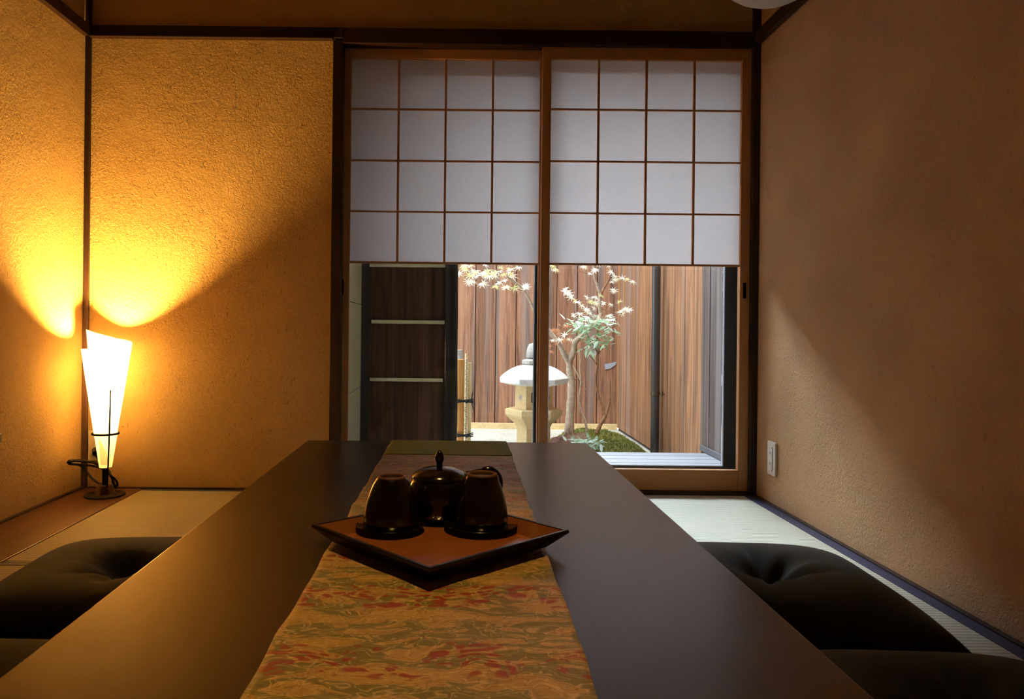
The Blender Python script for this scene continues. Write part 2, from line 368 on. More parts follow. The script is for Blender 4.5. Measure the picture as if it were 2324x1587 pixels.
def obj(name, bm, m, parent=None, smooth=False, bevel=0.0, loc=None, segs=2, angle=35):
    bmesh.ops.recalc_face_normals(bm, faces=bm.faces[:])
    me = bpy.data.meshes.new(name); bm.to_mesh(me); bm.free()
    o = bpy.data.objects.new(name, me); C.objects.link(o)
    for k in (m if isinstance(m, (list, tuple)) else [m]): me.materials.append(k)
    if smooth:
        for p in me.polygons: p.use_smooth = True
        if angle < 180: me.set_sharp_from_angle(angle=radians(angle))
    if bevel:
        b = o.modifiers.new('bevel', 'BEVEL'); b.width = bevel; b.segments = segs; b.limit_method = 'ANGLE'
    if parent: o.parent = parent
    if loc: o.location = loc
    return o
def tag(o, label, cat, group=None):
    o['label'] = label; o['category'] = cat
    if group: o['group'] = group
    return o
def thing(name, label, cat, loc=(0,0,0), rz=0.0, group=None):
    o = bpy.data.objects.new(name, None); C.objects.link(o); o.empty_display_size = 0.05
    o.location = loc; o.rotation_euler = (0,0,rz); return tag(o, label, cat, group)
def struct(name, bm, m, parent=None, **k):
    o = obj(name, bm, m, parent, **k)
    if parent is None: o['kind'] = 'structure'
    return o
def sempty(name, loc=(0,0,0)):
    o = bpy.data.objects.new(name, None); C.objects.link(o); o.location = loc; o['kind'] = 'structure'; return o
def NB(): return bmesh.new()
def boxobj(name, m, b, parent=None, bevel=0.0, **k):
    bm = NB(); box(bm, *b); return obj(name, bm, m, parent, bevel=bevel, **k)

# ------------------------------------------------------------------ room shell
XL, XR, YB, YF, ZC = -1.4535, 1.180, 2.935, -1.3, 2.30
ZL0, ZL1 = 1.759, 1.806          # tie beam under/top
def swall(name, b, m): 
    bm = NB(); box(bm, *b); return struct(name, bm, m)
swall('wall_left', (XL-0.12, XL, YF-0.12, YB+0.1, -0.14, ZC), M['plaster'])
swall('wall_right', (XR, XR+0.12, YF-0.12, YB+0.1, -0.14, ZC), M['plaster_r'])
swall('wall_front', (XL, XR, YF-0.12, YF, -0.14, ZC), M['plaster_r'])
XP0 = X_(753, YB, 500); XP1 = X_(776, YB, 500)       # post beside the shoji
bm = NB(); box(bm, XL, XP0+0.005, YB, YB+0.10, -0.02, ZC); box(bm, XP0+0.005, XR, YB, YB+0.10, ZL1-0.01, ZC)
struct('wall_back', bm, M['plaster'])
swall('ceiling', (XL-0.12, XR+0.12, YF-0.12, YB+0.1, ZC, ZC+0.08), M['ceiling'])
swall('floor', (XL-0.12, XR+0.12, YF-0.12, YB+0.11, -0.14, -0.05), M['house'])
# timber
bm = NB(); box(bm, XL, XL+0.020, YB-0.016, YB, 0, ZC); struct('trim_1', bm, M['dark_wood'], bevel=0.002)
bm = NB(); box(bm, X_(1702, YB, 600), XR, YB-0.02, YB+0.12, 0, ZC); struct('trim_2', bm, M['dark_wood'], bevel=0.002)
bm = NB(); box(bm, XP0, XP1, YB-0.014, YB+0.12, 0, ZL0); struct('trim_3', bm, M['dark_wood'], bevel=0.002)
bm = NB(); box(bm, XL+0.020, XP1, YB-0.022, YB, ZL0+0.006, ZL1); box(bm, XL+0.020, XP0, YB-0.030, YB, ZL0, ZL0+0.006)
struct('trim_4', bm, M['dark_wood_x'], bevel=0.0015)
bm = NB(); box(bm, XP1, X_(1702, YB, 600), YB-0.02, YB+0.12, ZL0-0.012, ZL1)
struct('trim_5', bm, M['dark_wood_x'], bevel=0.0015)
bm = NB(); box(bm, XL, XL+0.022, YF, YB-0.03, ZL0, ZL1); struct('trim_6', bm, M['dark_wood_y'], bevel=0.002)
bm = NB(); box(bm, XR-0.024, XR, YF, YB-0.02, ZL0, ZL1); struct('trim_7', bm, M['dark_wood_y'], bevel=0.002)
bm = NB(); lathe(bm, [(0.045, -0.004), (0.055, -0.006), (0.058, 0.0), (0.045, 0.0)], 32, cap=False); struct('trim_9', bm, M['black'], smooth=True, loc=(0.0, 0.62, ZC))
# ground-level strips
bm = NB(); box(bm, XL+0.02, XP1, YB-0.018, YB, -0.05, 0.006); struct('baseboard_back', bm, M['dark_wood_x'])
bm = NB(); box(bm, XL, XL+0.014, YF, YB-0.018, -0.05, 0.008); struct('baseboard_left', bm, M['dark_wood_y'])
bm = NB(); box(bm, XR-0.016, XR, YF, YB-0.02, -0.05, 0.004); struct('baseboard_right', bm, M['dark_wood_y'])
bm = NB(); box(bm, XP1, X_(1702, YB, 600), YB-0.028, YB+0.12, -0.05, 0.012); struct('trim_8', bm, M['dark_wood_x'])

# ------------------------------------------------------------------ floor coverings
XBRD = -1.212
b = boxobj('floor_board', M['floor_board'], (XL+0.014, XBRD, YF, YB-0.018, -0.05, 0.002), bevel=0.0015)
tag(b, 'long dark brown polished floor board along the left wall, lamp standing on it', 'floor board')
def mat_thing(label, x0, x1, y0, y1, along):
    t = thing('tatami_mat', label, 'tatami mat', ((x0+x1)/2, (y0+y1)/2, -0.05), 0, 'tatami mats on the floor')
    hx, hy = (x1-x0)/2, (y1-y0)/2
    boxobj('rush_surface', M['tatami'], (-hx+.001, hx-.001, -hy+.001, hy-.001, 0, 0.050), t)
    hw = 0.019 if along == 'X' else 0.036
    for s in (-1, 1):
        if along == 'X': bb = (-hx+.001, hx-.001, min(s*hy, s*(hy-hw)), max(s*hy, s*(hy-hw)), 0.001, 0.0512)
        else: bb = (min(s*hx, s*(hx-hw)), max(s*hx, s*(hx-hw)), -hy+.001, hy-.001, 0.001, 0.0512)
        boxobj('cloth_border', M['heri'], bb, t)
XM = 0.27
YT = 2.005
mat_thing('golden tatami mat beside the lamp in the far left corner, behind the left cushions', XBRD+.002, XM-.001, YT+.001, YB-0.02, 'X')
mat_thing('tatami mat under the left cushions, seen at the left edge of the photo', XBRD+.002, XM-.001, YT-0.91, YT-.001, 'X')
mat_thing('tatami mat at the near left, mostly under the table', XBRD+.002, XM-.001, YT-1.82, YT-.912, 'X')
mat_thing('pale daylit tatami mat along the right wall below the window', XM+.001, XR-0.017, 1.12, YB-0.029, 'Y')
mat_thing('dim near tatami mat along the right wall beside the nearest right cushion', XM+.001, XR-0.017, -0.70, 1.118, 'Y')

# ------------------------------------------------------------------ shoji panels (snow-viewing type)
def shoji(name, pxs, xl, xr, yp, ztop_px, rows_px, xm, lower_bottom, label):
    """pxs: outer px of the frame; inner xl,xr px; xm muntins px; rows_px horizontal bars px"""
    Y = yp; th = 0.028
    root = sempty(name, (X_((pxs[0]+pxs[1])/2, Y, 600), Y, 0.012))
    ox, oz = root.location.x, 0.012
    def X(px): return X_(px, Y, 600) - ox
    def Z(py, px): return Z_(py, Y, px) - oz
    pc = (xl+xr)/2
    x0, x1, xi0, xi1 = X(pxs[0]), X(pxs[1]), X(xl), X(xr)
    zt = ZL0-0.012-oz
    zti = Z(ztop_px, pc); zb = Z(lower_bottom, pc); zm = Z(rows_px[-1], pc)
    boxobj('stile', M['shoji_wood'], (x0, xi0, 0, th, 0, zt), root, bevel=0.002)
    boxobj('stile', M['shoji_wood'], (xi1, x1, 0, th, 0, zt), root, bevel=0.002)
    boxobj('top_rail', M['shoji_wood_x'], (xi0, xi1, 0.001, th-.001, zti, zt), root, bevel=0.002)
    boxobj('bottom_rail', M['shoji_wood_x'], (xi0, xi1, 0.001, th-.001, 0, zb), root, bevel=0.002)
    # sliding paper section
    boxobj('middle_rail', M['shoji_wood_x'], (xi0, xi1, 0.002, 0.016, zm-0.004, zm+0.004), root, bevel=0.001)
    for p in xm: boxobj('muntin', M['shoji_wood'], (X(p)-0.0042, X(p)+0.0042, 0.003, 0.014, zm+0.004, zti), root)
    for r in rows_px[:-1]: boxobj('cross_bar', M['shoji_wood_x'], (xi0, xi1, 0.004, 0.0145, Z(r, pc)-0.0032, Z(r, pc)+0.0032), root)
    boxobj('paper', M['paper'], (xi0-.002, xi1+.002, 0.0150, 0.0156, zm, zti+.002), root)
    boxobj('glass_pane', M['glass'], (xi0-.002, xi1+.002, 0.020, 0.0212, zb-.002, zm+.004), root)
    return root, X, Z
r, X, Z = shoji('door_1', (774, 1238), 793, 1222, YB+0.036, 134, (248, 365, 481, 597), (901, 1008, 1115), 1068, '')
boxobj('finger_pull', M['black'], (X(774.5), X(780.5), -0.0012, 0.001, Z(668, 777), Z(634, 777)), r)
r, X, Z = shoji('door_2', (1227, 1702), 1247, 1680, YB, 136, (249, 367, 485, 601), (1355.5, 1464, 1573), 1066, '')
boxobj('finger_pull', M['black'], (X(1687), X(1694), -0.0012, 0.001, Z(678, 1690), Z(642, 1690)), r)

# ------------------------------------------------------------------ dark aluminium window outside the shoji
YW = 3.055
wroot = sempty('window_1', (0, YW, 0))
wl, wr_ = X_(768, YW, 600), X_(1704, YW, 600)
zb_, zt_ = 0.0, ZL0
def wb(name, m, x0, x1, y0, y1, z0, z1, par=wroot, bev=0.001): return boxobj(name, m, (x0, x1, y0, y1, z0, z1), par, bevel=bev)
wb('window_frame', M['alu'], wl-.02, wr_, 0.0, 0.10, zb_-0.04, 0.018)
wb('window_frame', M['alu'], wl-.02, wr_, 0.0, 0.10, zt_-0.01, zt_+0.04)
wb('window_frame', M['alu'], wl-.03, wl, 0.0, 0.10, zb_, zt_)
wb('window_frame', M['alu'], X_(1672, YW, 800), wr_+.02, -0.0, 0.10, 0.018, zt_)
def sash(x0, x1, sx0, sx1, y, z0):
    s = wb('sash', M['alu'], x0, sx0, y, y+0.03, 0.018, zt_-.01)
    for b in ((sx1, x1, y, y+0.03, 0.018, zt_-.01), (sx0, sx1, y, y+0.03, 0.018, z0), (sx0, sx1, y, y+0.03, zt_-0.05, zt_-.01)):
        wb('sash_rail', M['alu'], *b, par=s)
    e = 0.0035
    wb('glazing_bead', M['alu_light'], sx1-e, sx1, y-0.002, y+0.012, z0, zt_-.05, par=s, bev=0)
    wb('glazing_bead', M['alu_light'], sx0, sx0+e, y-0.002, y+0.012, z0, zt_-.05, par=s, bev=0)
    wb('glazing_bead', M['alu_light'], sx0, sx1, y-0.002, y+0.012, z0, z0+e, par=s, bev=0)
    boxobj('glass_pane', M['glass'], (sx0+e, sx1-e, y+0.012, y+0.016, z0+e, zt_-.05), s)
Zs = Z_(1059, YW, 1500)
sash(X_(1228, YW, 800), X_(1673, YW, 800), X_(1245, YW, 800), X_(1646, YW, 800), 0.012, Zs)
sash(X_(768, YW, 800), X_(1236, YW+.045, 800), X_(784, YW+.045, 800), X_(1213, YW+.045, 800), 0.055, Zs)

# ------------------------------------------------------------------ wall fittings
def outlet(loc, face, label, hgt=0.125, plug=False):
    t = thing('wall_outlet', label, 'outlet', loc, 0)
    w_ = 0.070
    def bb(u0, u1, d0, d1, z0, z1):
        if face == 'R': return (-d1, -d0, u0, u1, z0, z1)
        return (u0, u1, -d1, -d0, z0, z1)
    boxobj('cover_plate', M['plastic'], bb(-w_/2, w_/2, 0, 0.009, 0, hgt), t, bevel=0.003)
    pl = boxobj('socket_insert', M['plastic2'], bb(-0.013, 0.013, 0.009, 0.0115, 0.018, hgt-0.018), t, bevel=0.002)
    for zz in (0.040, 0.078):
        for s in (-1, 1): boxobj('slot', M['black'], bb(s*0.0055-.0012, s*0.0055+.0012, 0.0113, 0.0118, zz, zz+0.010), pl)
    return t
outlet((XR, 2.765, 0.108), 'R', 'ivory outlet plate low on the right wall beside the window post')
zo = Z_(1046, YB, 214)
t = outlet((X_(222, YB, 1010), YB, zo), 'B', 'ivory outlet plate on the back wall partly behind the lamp', 0.12)
p = at(2, 995, 2.39)
bm = NB(); box(bm, 0, 0.008, -0.012, 0.010, -0.014, 0.016)
tag(obj('wall_catch', bm, M['black'], bevel=0.002, loc=(XL, 2.388, p.z)), 'small black fitting low on the left wall at the edge of the photo', 'fitting')

# ------------------------------------------------------------------ paper cone lamp
LX, LY = -1.3005, 2.795
lamp = thing('floor_lamp', 'glowing white paper cone lamp on a round metal base in the far left corner', 'lamp', (LX, LY, 0.002))
bm = NB(); lathe(bm, [(0.001, 0), (0.070, 0), (0.072, 0.003), (0.070, 0.006), (0.040, 0.009), (0.001, 0.010)], 48)
obj('base', bm, M['black'], lamp, smooth=True)
bm = NB(); lathe(bm, [(0.038, 0.008), (0.036, 0.013), (0.030, 0.024), (0.028, 0.036), (0.026, 0.040), (0.001, 0.041)], 40)
obj('base_collar', bm, M['metal'], lamp, smooth=True)
bm = NB(); lathe(bm, [(0.010, 0.040), (0.010, 0.115), (0.019, 0.118), (0.019, 0.150), (0.010, 0.152)], 20)
obj('stem', bm, M['black'], lamp, smooth=True)
KEY = [(0, .621), (27, .606), (72, .586), (117, .576), (162, .567), (207, .558), (252, .553), (297, .549), (342, .547), (390, .547)]
def rim(a):
    for (a0, z0), (a1, z1) in zip(KEY, KEY[1:]):
        if a0 <= a <= a1: return z0+(z1-z0)*(a-a0)/(a1-a0)
    return KEY[-1][1]
bm = NB(); cols = []
for i in range(97):
    t_ = min(i*4.0, 366.0); a = 162 - t_; off = 0.0015*(1 - (i*4.0)/384.0)
    zt = rim(t_)-0.002; col = []
    for k in range(17):
        f = k/16; z = 0.106 + (zt-0.106)*f; rr = 0.0215+0.142*(z-0.106)+off
        if z < 0.23: rr += 0.0012*sin(3*radians(a))
        col.append(bm.verts.new((rr*cos(radians(a)), rr*sin(radians(a)), z)))
    cols.append(col)
for c0, c1 in zip(cols, cols[1:]):
    for k in range(16): bm.faces.new((c0[k], c1[k], c1[k+1], c0[k+1]))
sh = obj('lamp_shade', bm, M['shade'], lamp, smooth=True, angle=180)
# folded corner of the paper seen below the ring
bm = NB(); pts = []
def cone(a, z, off=0.005):
    rr = 0.0215+0.142*(z-0.106)+off; return (rr*cos(radians(a)), rr*sin(radians(a)), z)
g = [[bm.verts.new(cone(262+ i*9, 0.118+ (0.105-0.013*i)*k/6 * (1 if i<8 else .5))) for k in range(7)] for i in range(8)]
for a, b in zip(g, g[1:]):
    for k in range(6): bm.faces.new((a[k], b[k], b[k+1], a[k+1]))
obj('paper_fold', bm, M['shade'], lamp, smooth=True, angle=180)
bm = NB(); rz = 0.0215+0.142*(0.231-0.106)+0.006
tube(bm, [(rz*cos(2*pi*i/40), rz*sin(2*pi*i/40), 0.231) for i in range(41)], 0.0042, 8, cap=False); obj('ring', bm, M['black'], lamp, smooth=True)
bm = NB(); tube(bm, spline([(0.018, -0.020, 0.036), (0.024, -0.028, 0.12), (0.0310, -0.0365, 0.231), (0.0415, -0.0535, 0.398)], 6), 0.0030, 8); obj('rod', bm, M['black'], lamp, smooth=True)
bm = NB(); bmesh.ops.create_icosphere(bm, subdivisions=3, radius=BR, matrix=Matrix.Translation((0, 0, 0.470))); obj('bulb', bm, M['bulb'], lamp, smooth=True, angle=180)
bm = NB(); lathe(bm, [(0.010, 0.150), (0.010, 0.415), (0.014, 0.420), (0.014, 0.444)], 16); obj('socket', bm, M['black'], lamp, smooth=True)
def lp(px, py, Y): return at(px, py, Y) - Vector((LX, LY, 0.002))
bm = NB()
tube(bm, spline([lp(238,1100,2.80), lp(225,1098,2.83), lp(208,1085,2.87), lp(194,1068,2.89), lp(180,1056,2.85), lp(158,1053,2.78), lp(158,1046,2.78), lp(190,1045,2.84), lp(220,1054,2.84), lp(236,1066,2.83), lp(250,1078,2.82), lp(264,1092,2.82), lp(266,1103,2.83), lp(257,1100,2.84), lp(254,1085,2.84), lp(240,1068,2.85), lp(212,1058,2.85), lp(170,1054,2.77), lp(154,1050,2.75), lp(172,1047,2.76), lp(210,1050,2.80), lp(232,1060,2.81), lp(252,1080,2.84), lp(258,1096,2.86), lp(262,1108,2.88)], 6), 0.0042, 6)
tube(bm, spline([lp(262,1108,2.88), lp(248,1070,2.90), lp(225,1045,2.91), lp(216,1030,2.905), lp(214,1026,2.915)], 6), 0.0036, 6)
cd_ = obj('power_cord', bm, M['black'], lamp, smooth=True)
bm = NB(); a, b = lp(216,1030,2.895), lp(217,1022,2.920); tube(bm, [a, b], [0.011, 0.013], 10); obj('plug', bm, M['black'], cd_, smooth=True)

# ------------------------------------------------------------------ paper pendant (only its underside enters the photo)
PYY = 2.0; R0 = 0.165
pc = at(1752, 8, PYY); PXX = pc.x; PZ = pc.z + R0
pend = thing('pendant_lamp', 'unlit white paper pendant lamp at the top edge near the right wall', 'lamp', (PXX, PYY, PZ))
bm = NB(); prof = []
for i in range(33):
    a = -pi/2 + 0.12 + (pi-0.35)*i/32
    prof.append((R0*cos(a)*1.0 + (0.0012 if i % 2 else 0), R0*sin(a)))
lathe(bm, prof, 48, cap=False); bmesh.ops.create_circle(bm, cap_ends=True, segments=48, radius=prof[0][0], matrix=Matrix.Translation((0,0,prof[0][1])))
obj('paper_shade', bm, M['globe'], pend, smooth=True, angle=180)
bm = NB(); tube(bm, [(0,0,0.08), (0,0,ZC-PZ-0.02)], 0.003, 8); obj('cord', bm, M['black'], pend)
bm = NB(); lathe(bm, [(0.045, ZC-PZ-0.025), (0.05, ZC-PZ)], 24); obj('ceiling_rose', bm, M['plastic'], pend, smooth=True)
bm = NB(); lathe(bm, [(0.02, 0.0), (0.02, 0.08), (0.003, 0.09)], 16); lathe(bm, [(0.001, -0.06), (0.025, -0.045), (0.03, -0.02), (0.015, 0.0)], 16); obj('bulb_socket', bm, M['plastic'], pend, smooth=True)
bm = NB()
for s in range(3): tube(bm, [(0,0,0.085), (prof[-1][0]*cos(s*2.094), prof[-1][0]*sin(s*2.094), prof[-1][1])], 0.0015, 6)
obj('wire_spider', bm, M['black'], pend)

# ------------------------------------------------------------------ low table
TX0, TX1, TY0, TY1, TZ = -0.376, 0.341, 0.12, 1.925, 0.350
tb = thing('low_table', 'long low dark brown table in the middle of the tatami room', 'table', ((TX0+TX1)/2, (TY0+TY1)/2, 0))
hx, hy = (TX1-TX0)/2, (TY1-TY0)/2
boxobj('tabletop', M['table'], (-hx, hx, -hy, hy, TZ-0.034, TZ), tb, bevel=0.003, segs=3)
boxobj('apron', M['table'], (-hx+.05, hx-.05, -hy+.05, -hy+.07, TZ-.09, TZ-.034), tb)
boxobj('apron', M['table'], (-hx+.05, hx-.05, hy-.07, hy-.05, TZ-.09, TZ-.034), tb)
boxobj('apron', M['table'], (-hx+.05, -hx+.07, -hy+.07, hy-.07, TZ-.09, TZ-.034), tb)
boxobj('apron', M['table'], (hx-.07, hx-.05, -hy+.07, hy-.07, TZ-.09, TZ-.034), tb)
for sx in (-1, 1):
    for sy in (-1, 1):
        cx, cy = sx*(hx-.07), sy*(hy-.07)
        boxobj('leg', M['table'], (cx-.028, cx+.028, cy-.028, cy+.028, 0.0015, TZ-.034), tb, bevel=0.003)

# ------------------------------------------------------------------ runner
random.seed(3)
RN = thing('table_runner', 'gold brocade table runner with a green end along the middle of the dark table', 'table runner', (0, 0, TZ))
def runner_part(name, y_list, m, ncol=40):
    bm = NB(); rows = []
    for (y, z) in y_list:
        row = []
        for i in range(ncol+1):
            f = i/ncol
            xl = -0.160 - 0.007*(1.92-min(y,1.92))/1.6; xr = 0.1355 - 0.0175*(1.92-min(y,1.92))/1.3
            xl += 0.0009*sin(y*23+1)+0.0007*sin(y*51); xr += 0.0009*sin(y*19)+0.0006*sin(y*47+2)
            x = xl+(xr-xl)*f
            wr = 0.0006*sin(y*38+3*x)*(0.4+0.6*sin(x*9+y*5)**2) + 0.0005*sin(y*75+11*x)
            if y > 1.10 and y < 1.75:
                e = max(0, abs(f-0.5)*2-0.35)/0.65
                wr += 0.0022*e*max(0, sin(y*47+1.5+4*x))**2
            row.append(bm.verts.new((x, y, z + 0.0016 + max(0, wr) if z > -0.001 else z)))
        rows.append(row)
    for a, b in zip(rows, rows[1:]):
        for i in range(ncol): bm.faces.new((a[i], a[i+1], b[i+1], b[i]))
    o = obj(name, bm, m, RN, smooth=True, angle=180)
    s = o.modifiers.new('thick', 'SOLIDIFY'); s.thickness = 0.0008; s.offset = 0 if False else 1
    return o
YG = at(1020, 1036, 1.7); YG = (H-TZ)*F/(1036-PY) 
n = 240
runner_part('brocade_panel', [(0.20+(YG-0.20)*i/n, 0) for i in range(n+1)], M['brocade'])
runner_part('green_end', [(YG+(TY1-YG)*i/24, 0) for i in range(25)] + [(TY1+0.002, -0.0005), (TY1+0.004, -0.003), (TY1+0.0045, -0.02), (TY1+0.0045, -0.09)], M['green_cloth'])

# ------------------------------------------------------------------ tray
TRZ = TZ + 0.0045
cor = [at(706,1189,1.0), at(977,1291,1.0), at(1295.6,1202,1.0), at(1009,1131,1.0)]
zr = 0.0235
def onplane(px, py, z):
    p = at(px, py, 1.0); k = (z-H)/(p.z-H); return Vector((p.x*k, k, z))
cc = [onplane(*q, TRZ+zr) for q in ((706,1189),(977,1291),(1295.6,1202),(1009,1131))]
ctr = sum(cc, Vector())/4
dg = ((cc[2]-cc[0]).length + (cc[3]-cc[1]).length)/4
ang = atan2((cc[2]-cc[0]).y, (cc[2]-cc[0]).x)
TRX, TRY = ctr.x, ctr.y
tr = thing('serving_tray', 'square red-brown lacquer tray set diagonally across the runner', 'tray', (TRX, TRY, TRZ), ang)
def sq(bm, r, z): return [bm.verts.new((r*cos(k*pi/2), r*sin(k*pi/2), z)) for k in range(4)]
def loop(bm, a, b):
    for i in range(4): bm.faces.new((a[i], a[(i+1)%4], b[(i+1)%4], b[i]))
bm = NB(); ri = dg-0.030; t0 = sq(bm, ri, 0.0063); bm.faces.new(t0); obj('tray_floor', bm, M['tray'], tr)
bm = NB(); a = sq(bm, ri+0.001, 0.0060); b = sq(bm, dg-0.008, zr-0.001); loop(bm, a, b); obj('inner_wall', bm, M['tray_rim'], tr)
bm = NB(); a = sq(bm, dg-0.0085, zr-0.0008); a2 = sq(bm, dg-0.007, zr); b = sq(bm, dg-0.0015, zr); c = sq(bm, dg, zr-0.0015); d = sq(bm, dg, zr-0.004)
e = sq(bm, dg-0.030, 0.0); 
for p_, q_ in ((a, a2), (a2, b), (b, c), (c, d), (d, e)): loop(bm, p_, q_)
bm.faces.new(e); obj('tray_body', bm, M['tray_black'], tr)

# ------------------------------------------------------------------ cups, saucers, teapot
ZT = TRZ + 0.0066
def saucer(x, y, r, label):
    t = thing('saucer', label, 'saucer', (x, y, ZT), 0, 'saucers on the tray')
    bm = NB(); lathe(bm, [(r*.36, 0), (r*.40, 0.0), (r*.42, 0.003), (r*.75, 0.0048), (r*.97, 0.0084), (r, 0.0094), (r*.985, 0.0102), (r*.94, 0.0090), (r*.70, 0.0066), (r*.40, 0.0060), (0.001, 0.0058)], 56)
    obj('dish', bm, M['pottery'], t, smooth=True, angle=60); return t
def cup(x, y, h, rt, rb, label):
    t = thing('teacup', label, 'teacup', (x, y, ZT+0.0068), 0, 'upturned teacups')
    bm = NB()
    prof = [(rb-.004, 0.002), (rb-.0015, 0), (rb, 0.0012), (rb+.0006, h*.15), (rb*.965, h*.35), (rb*.885, h*.55), (rb*.77, h*.72), (rb*.655, h*.86), (rt*1.12, h*.935), (rt*1.03, h*.965)]
    lathe(bm, prof, 56, cap=False)
    lathe(bm, [(rb-.004, .002), (rb-.0045, h*.35), (rb*.6, h*.75), (rt*.86, h*.90), (rt*.87, h*.955), (0.001, h*.95)], 56, cap=False)
    obj('body', bm, M['pottery'], t, smooth=True, angle=60)
    bm = NB(); lathe(bm, [(rt*1.035, h*.96), (rt*1.02, h*.992), (rt*.98, h), (rt*.90, h), (rt*.86, h*.99), (rt*.85, h*.955)], 48, cap=False)
    obj('foot_ring', bm, M['foot'], t, smooth=True, angle=60)
    return t
cl = onplane(886, 1192, ZT+0.008); cr = onplane(1091, 1190, ZT+0.008)
saucer(cl.x, cl.y, 0.0475, 'dark saucer under the left upturned teacup')
saucer(cr.x, cr.y, 0.0515, 'dark saucer under the right upturned teacup, catching window light')
cup(cl.x+.001, cl.y, 0.070, 0.0192, 0.0380, 'dark glazed teacup upturned on the left side of the tray')
cup(cr.x+.001, cr.y, 0.0730, 0.0207, 0.0365, 'dark glazed teacup upturned on the right side of the tray')
TPY = 1.098
pt = thing('teapot', 'dark round teapot with knobbed lid behind the two upturned cups', 'teapot', (X_(997, TPY, 1080), TPY, ZT))
bm = NB(); lathe(bm, [(0.001, 0.0), (0.028, 0), (0.034, 0.004), (0.043, 0.018), (0.0465, 0.034), (0.0455, 0.048), (0.041, 0.058), (0.0385, 0.0635), (0.034, 0.064), (0.001, 0.064)], 56, cap=False); obj('body', bm, M['pottery'], pt, smooth=True, angle=60)
bm = NB(); lathe(bm, [(0.0395, 0.0625), (0.0408, 0.0645), (0.0400, 0.0665), (0.034, 0.0715), (0.022, 0.0765), (0.008, 0.0785), (0.001, 0.0788)], 56, cap=True); ld = obj('lid', bm, M['pottery'], pt, smooth=True, angle=60)
bm = NB(); lathe(bm, [(0.0045, 0.0780), (0.0045, 0.084), (0.0066, 0.089), (0.0068, 0.093), (0.0050, 0.0985), (0.0022, 0.102), (0.0005, 0.1028)], 24); obj('knob', bm, M['pottery'], ld, smooth=True)
hc = at(1108, 1092, TPY+.005) - pt.location
bm = NB(); P0 = []
for i in range(25):
    a = radians(-125 + 250*i/24); P0.append((hc.x+0.0165*cos(a), 0.006, hc.z-0.004+0.0205*sin(a)))
P0 = [(0.042, 0.004, P0[0][2]+0.004)] + P0 + [(0.040, 0.004, P0[-1][2]-0.004)]
tube(bm, P0, 0.0055, 10); obj('handle', bm, M['pottery'], pt, smooth=True, angle=80)
bm = NB(); tube(bm, spline([(-0.020, 0.030, 0.028), (-0.028, 0.050, 0.040), (-0.034, 0.064, 0.058)], 5), [0.013,0.0125,0.012,0.011,0.010,0.009,0.0085,0.008,0.0075,0.007,0.0068], 14); obj('spout', bm, M['pottery'], pt, smooth=True, angle=80)

# ------------------------------------------------------------------ floor cushions
def cushion(x, y, rz, label, seed):
    rnd = random.Random(seed)
    t = thing('floor_cushion', label, 'cushion', (x, y, 0.002), rz, 'dark floor cushions beside the table')
    n = 72; L = 0.280; Hh = 0.126
    ph = [rnd.uniform(0, 6.28) for _ in range(6)]
    bm = NB(); top = []; bot = []
    for j in range(n+1):
        rt_, rb_ = [], []
        for i in range(n+1):
            u = -1+2*i/n; v = -1+2*j/n
            # denser towards the rim
            u = sin(u*pi/2)*0.55+u*0.45; v = sin(v*pi/2)*0.55+v*0.45
            pinch = 1-0.045*(1-abs(v)**2.0)*abs(u)**3; pinch2 = 1-0.045*(1-abs(u)**2)*abs(v)**3
            xx, yy = u*L*pinch, v*L*pinch2
            prof = max(0, (1-abs(u)**3.2)*(1-abs(v)**3.2))**0.48
            r_ = sqrt(u*u+v*v); th = atan2(v, u)
            dim = 0.60*exp(-(r_/0.20)**2)+0.20*exp(-(r_/0.42)**2)
            cr_ = 0
            for k, (c_, w_, am) in enumerate(((ph[0], .22, .10), (ph[1], .16, .12), (ph[2], .25, .09), (ph[3], .15, .11), (ph[4], .2, .08), (ph[5], .13, .10))):
                d_ = (th - c_ + pi) % (2*pi) - pi
                cr_ += 1.35*am*exp(-(d_/w_)**2)*exp(-((r_-0.27)/0.20)**2)
            cr_ += 0.012*sin(th*17+ph[0])*exp(-((r_-0.3)/0.15)**2)
            h = prof*(1-dim-cr_)
            edge = (i in (0, n)) or (j in (0, n))
            zc = 0.042
            zt_ = zc + (Hh-zc)*h
            zb2 = zc - (zc-0.0005)*min(1, prof*1.25)
            vt = bm.verts.new((xx, yy, zt_)); rt_.append(vt)
            rb_.append(vt if edge else bm.verts.new((xx, yy, zb2)))
        top.append(rt_); bot.append(rb_)
    for j in range(n):
        for i in range(n):
            bm.faces.new((top[j][i], top[j][i+1], top[j+1][i+1], top[j+1][i]))
            f = [bot[j][i], bot[j+1][i], bot[j+1][i+1], bot[j][i+1]]
            if len(set(f)) == 4:
                try: bm.faces.new(f)
                except ValueError: pass
    obj('cover', bm, M['cushion'], t, smooth=True, angle=180)
    bm = NB()
    zc = 0.042+(Hh-0.042)*0.2
    for a in (0.3, 1.87): tube(bm, [(-0.014*cos(a), -0.014*sin(a), zc+.010), (0, 0, zc+0.004), (0.014*cos(a), 0.014*sin(a), zc+.010)], 0.0016, 6)
    obj('tuft_thread', bm, M['cushion'], t, smooth=True)
    return t
cushion(-0.727, 1.675, radians(3), 'dark olive tufted cushion by the far left side of the table', 5)
cushion(-0.735, 1.060, radians(-1), 'dark cushion in the lower left corner of the photo, half hidden by the table', 11)
cushion(0.705, 1.680, radians(-3), 'near-black cushion on the right tatami nearest the window', 8)
cushion(0.745, 1.050, radians(-2), 'near-black cushion at the lower right nearest the viewer', 21)

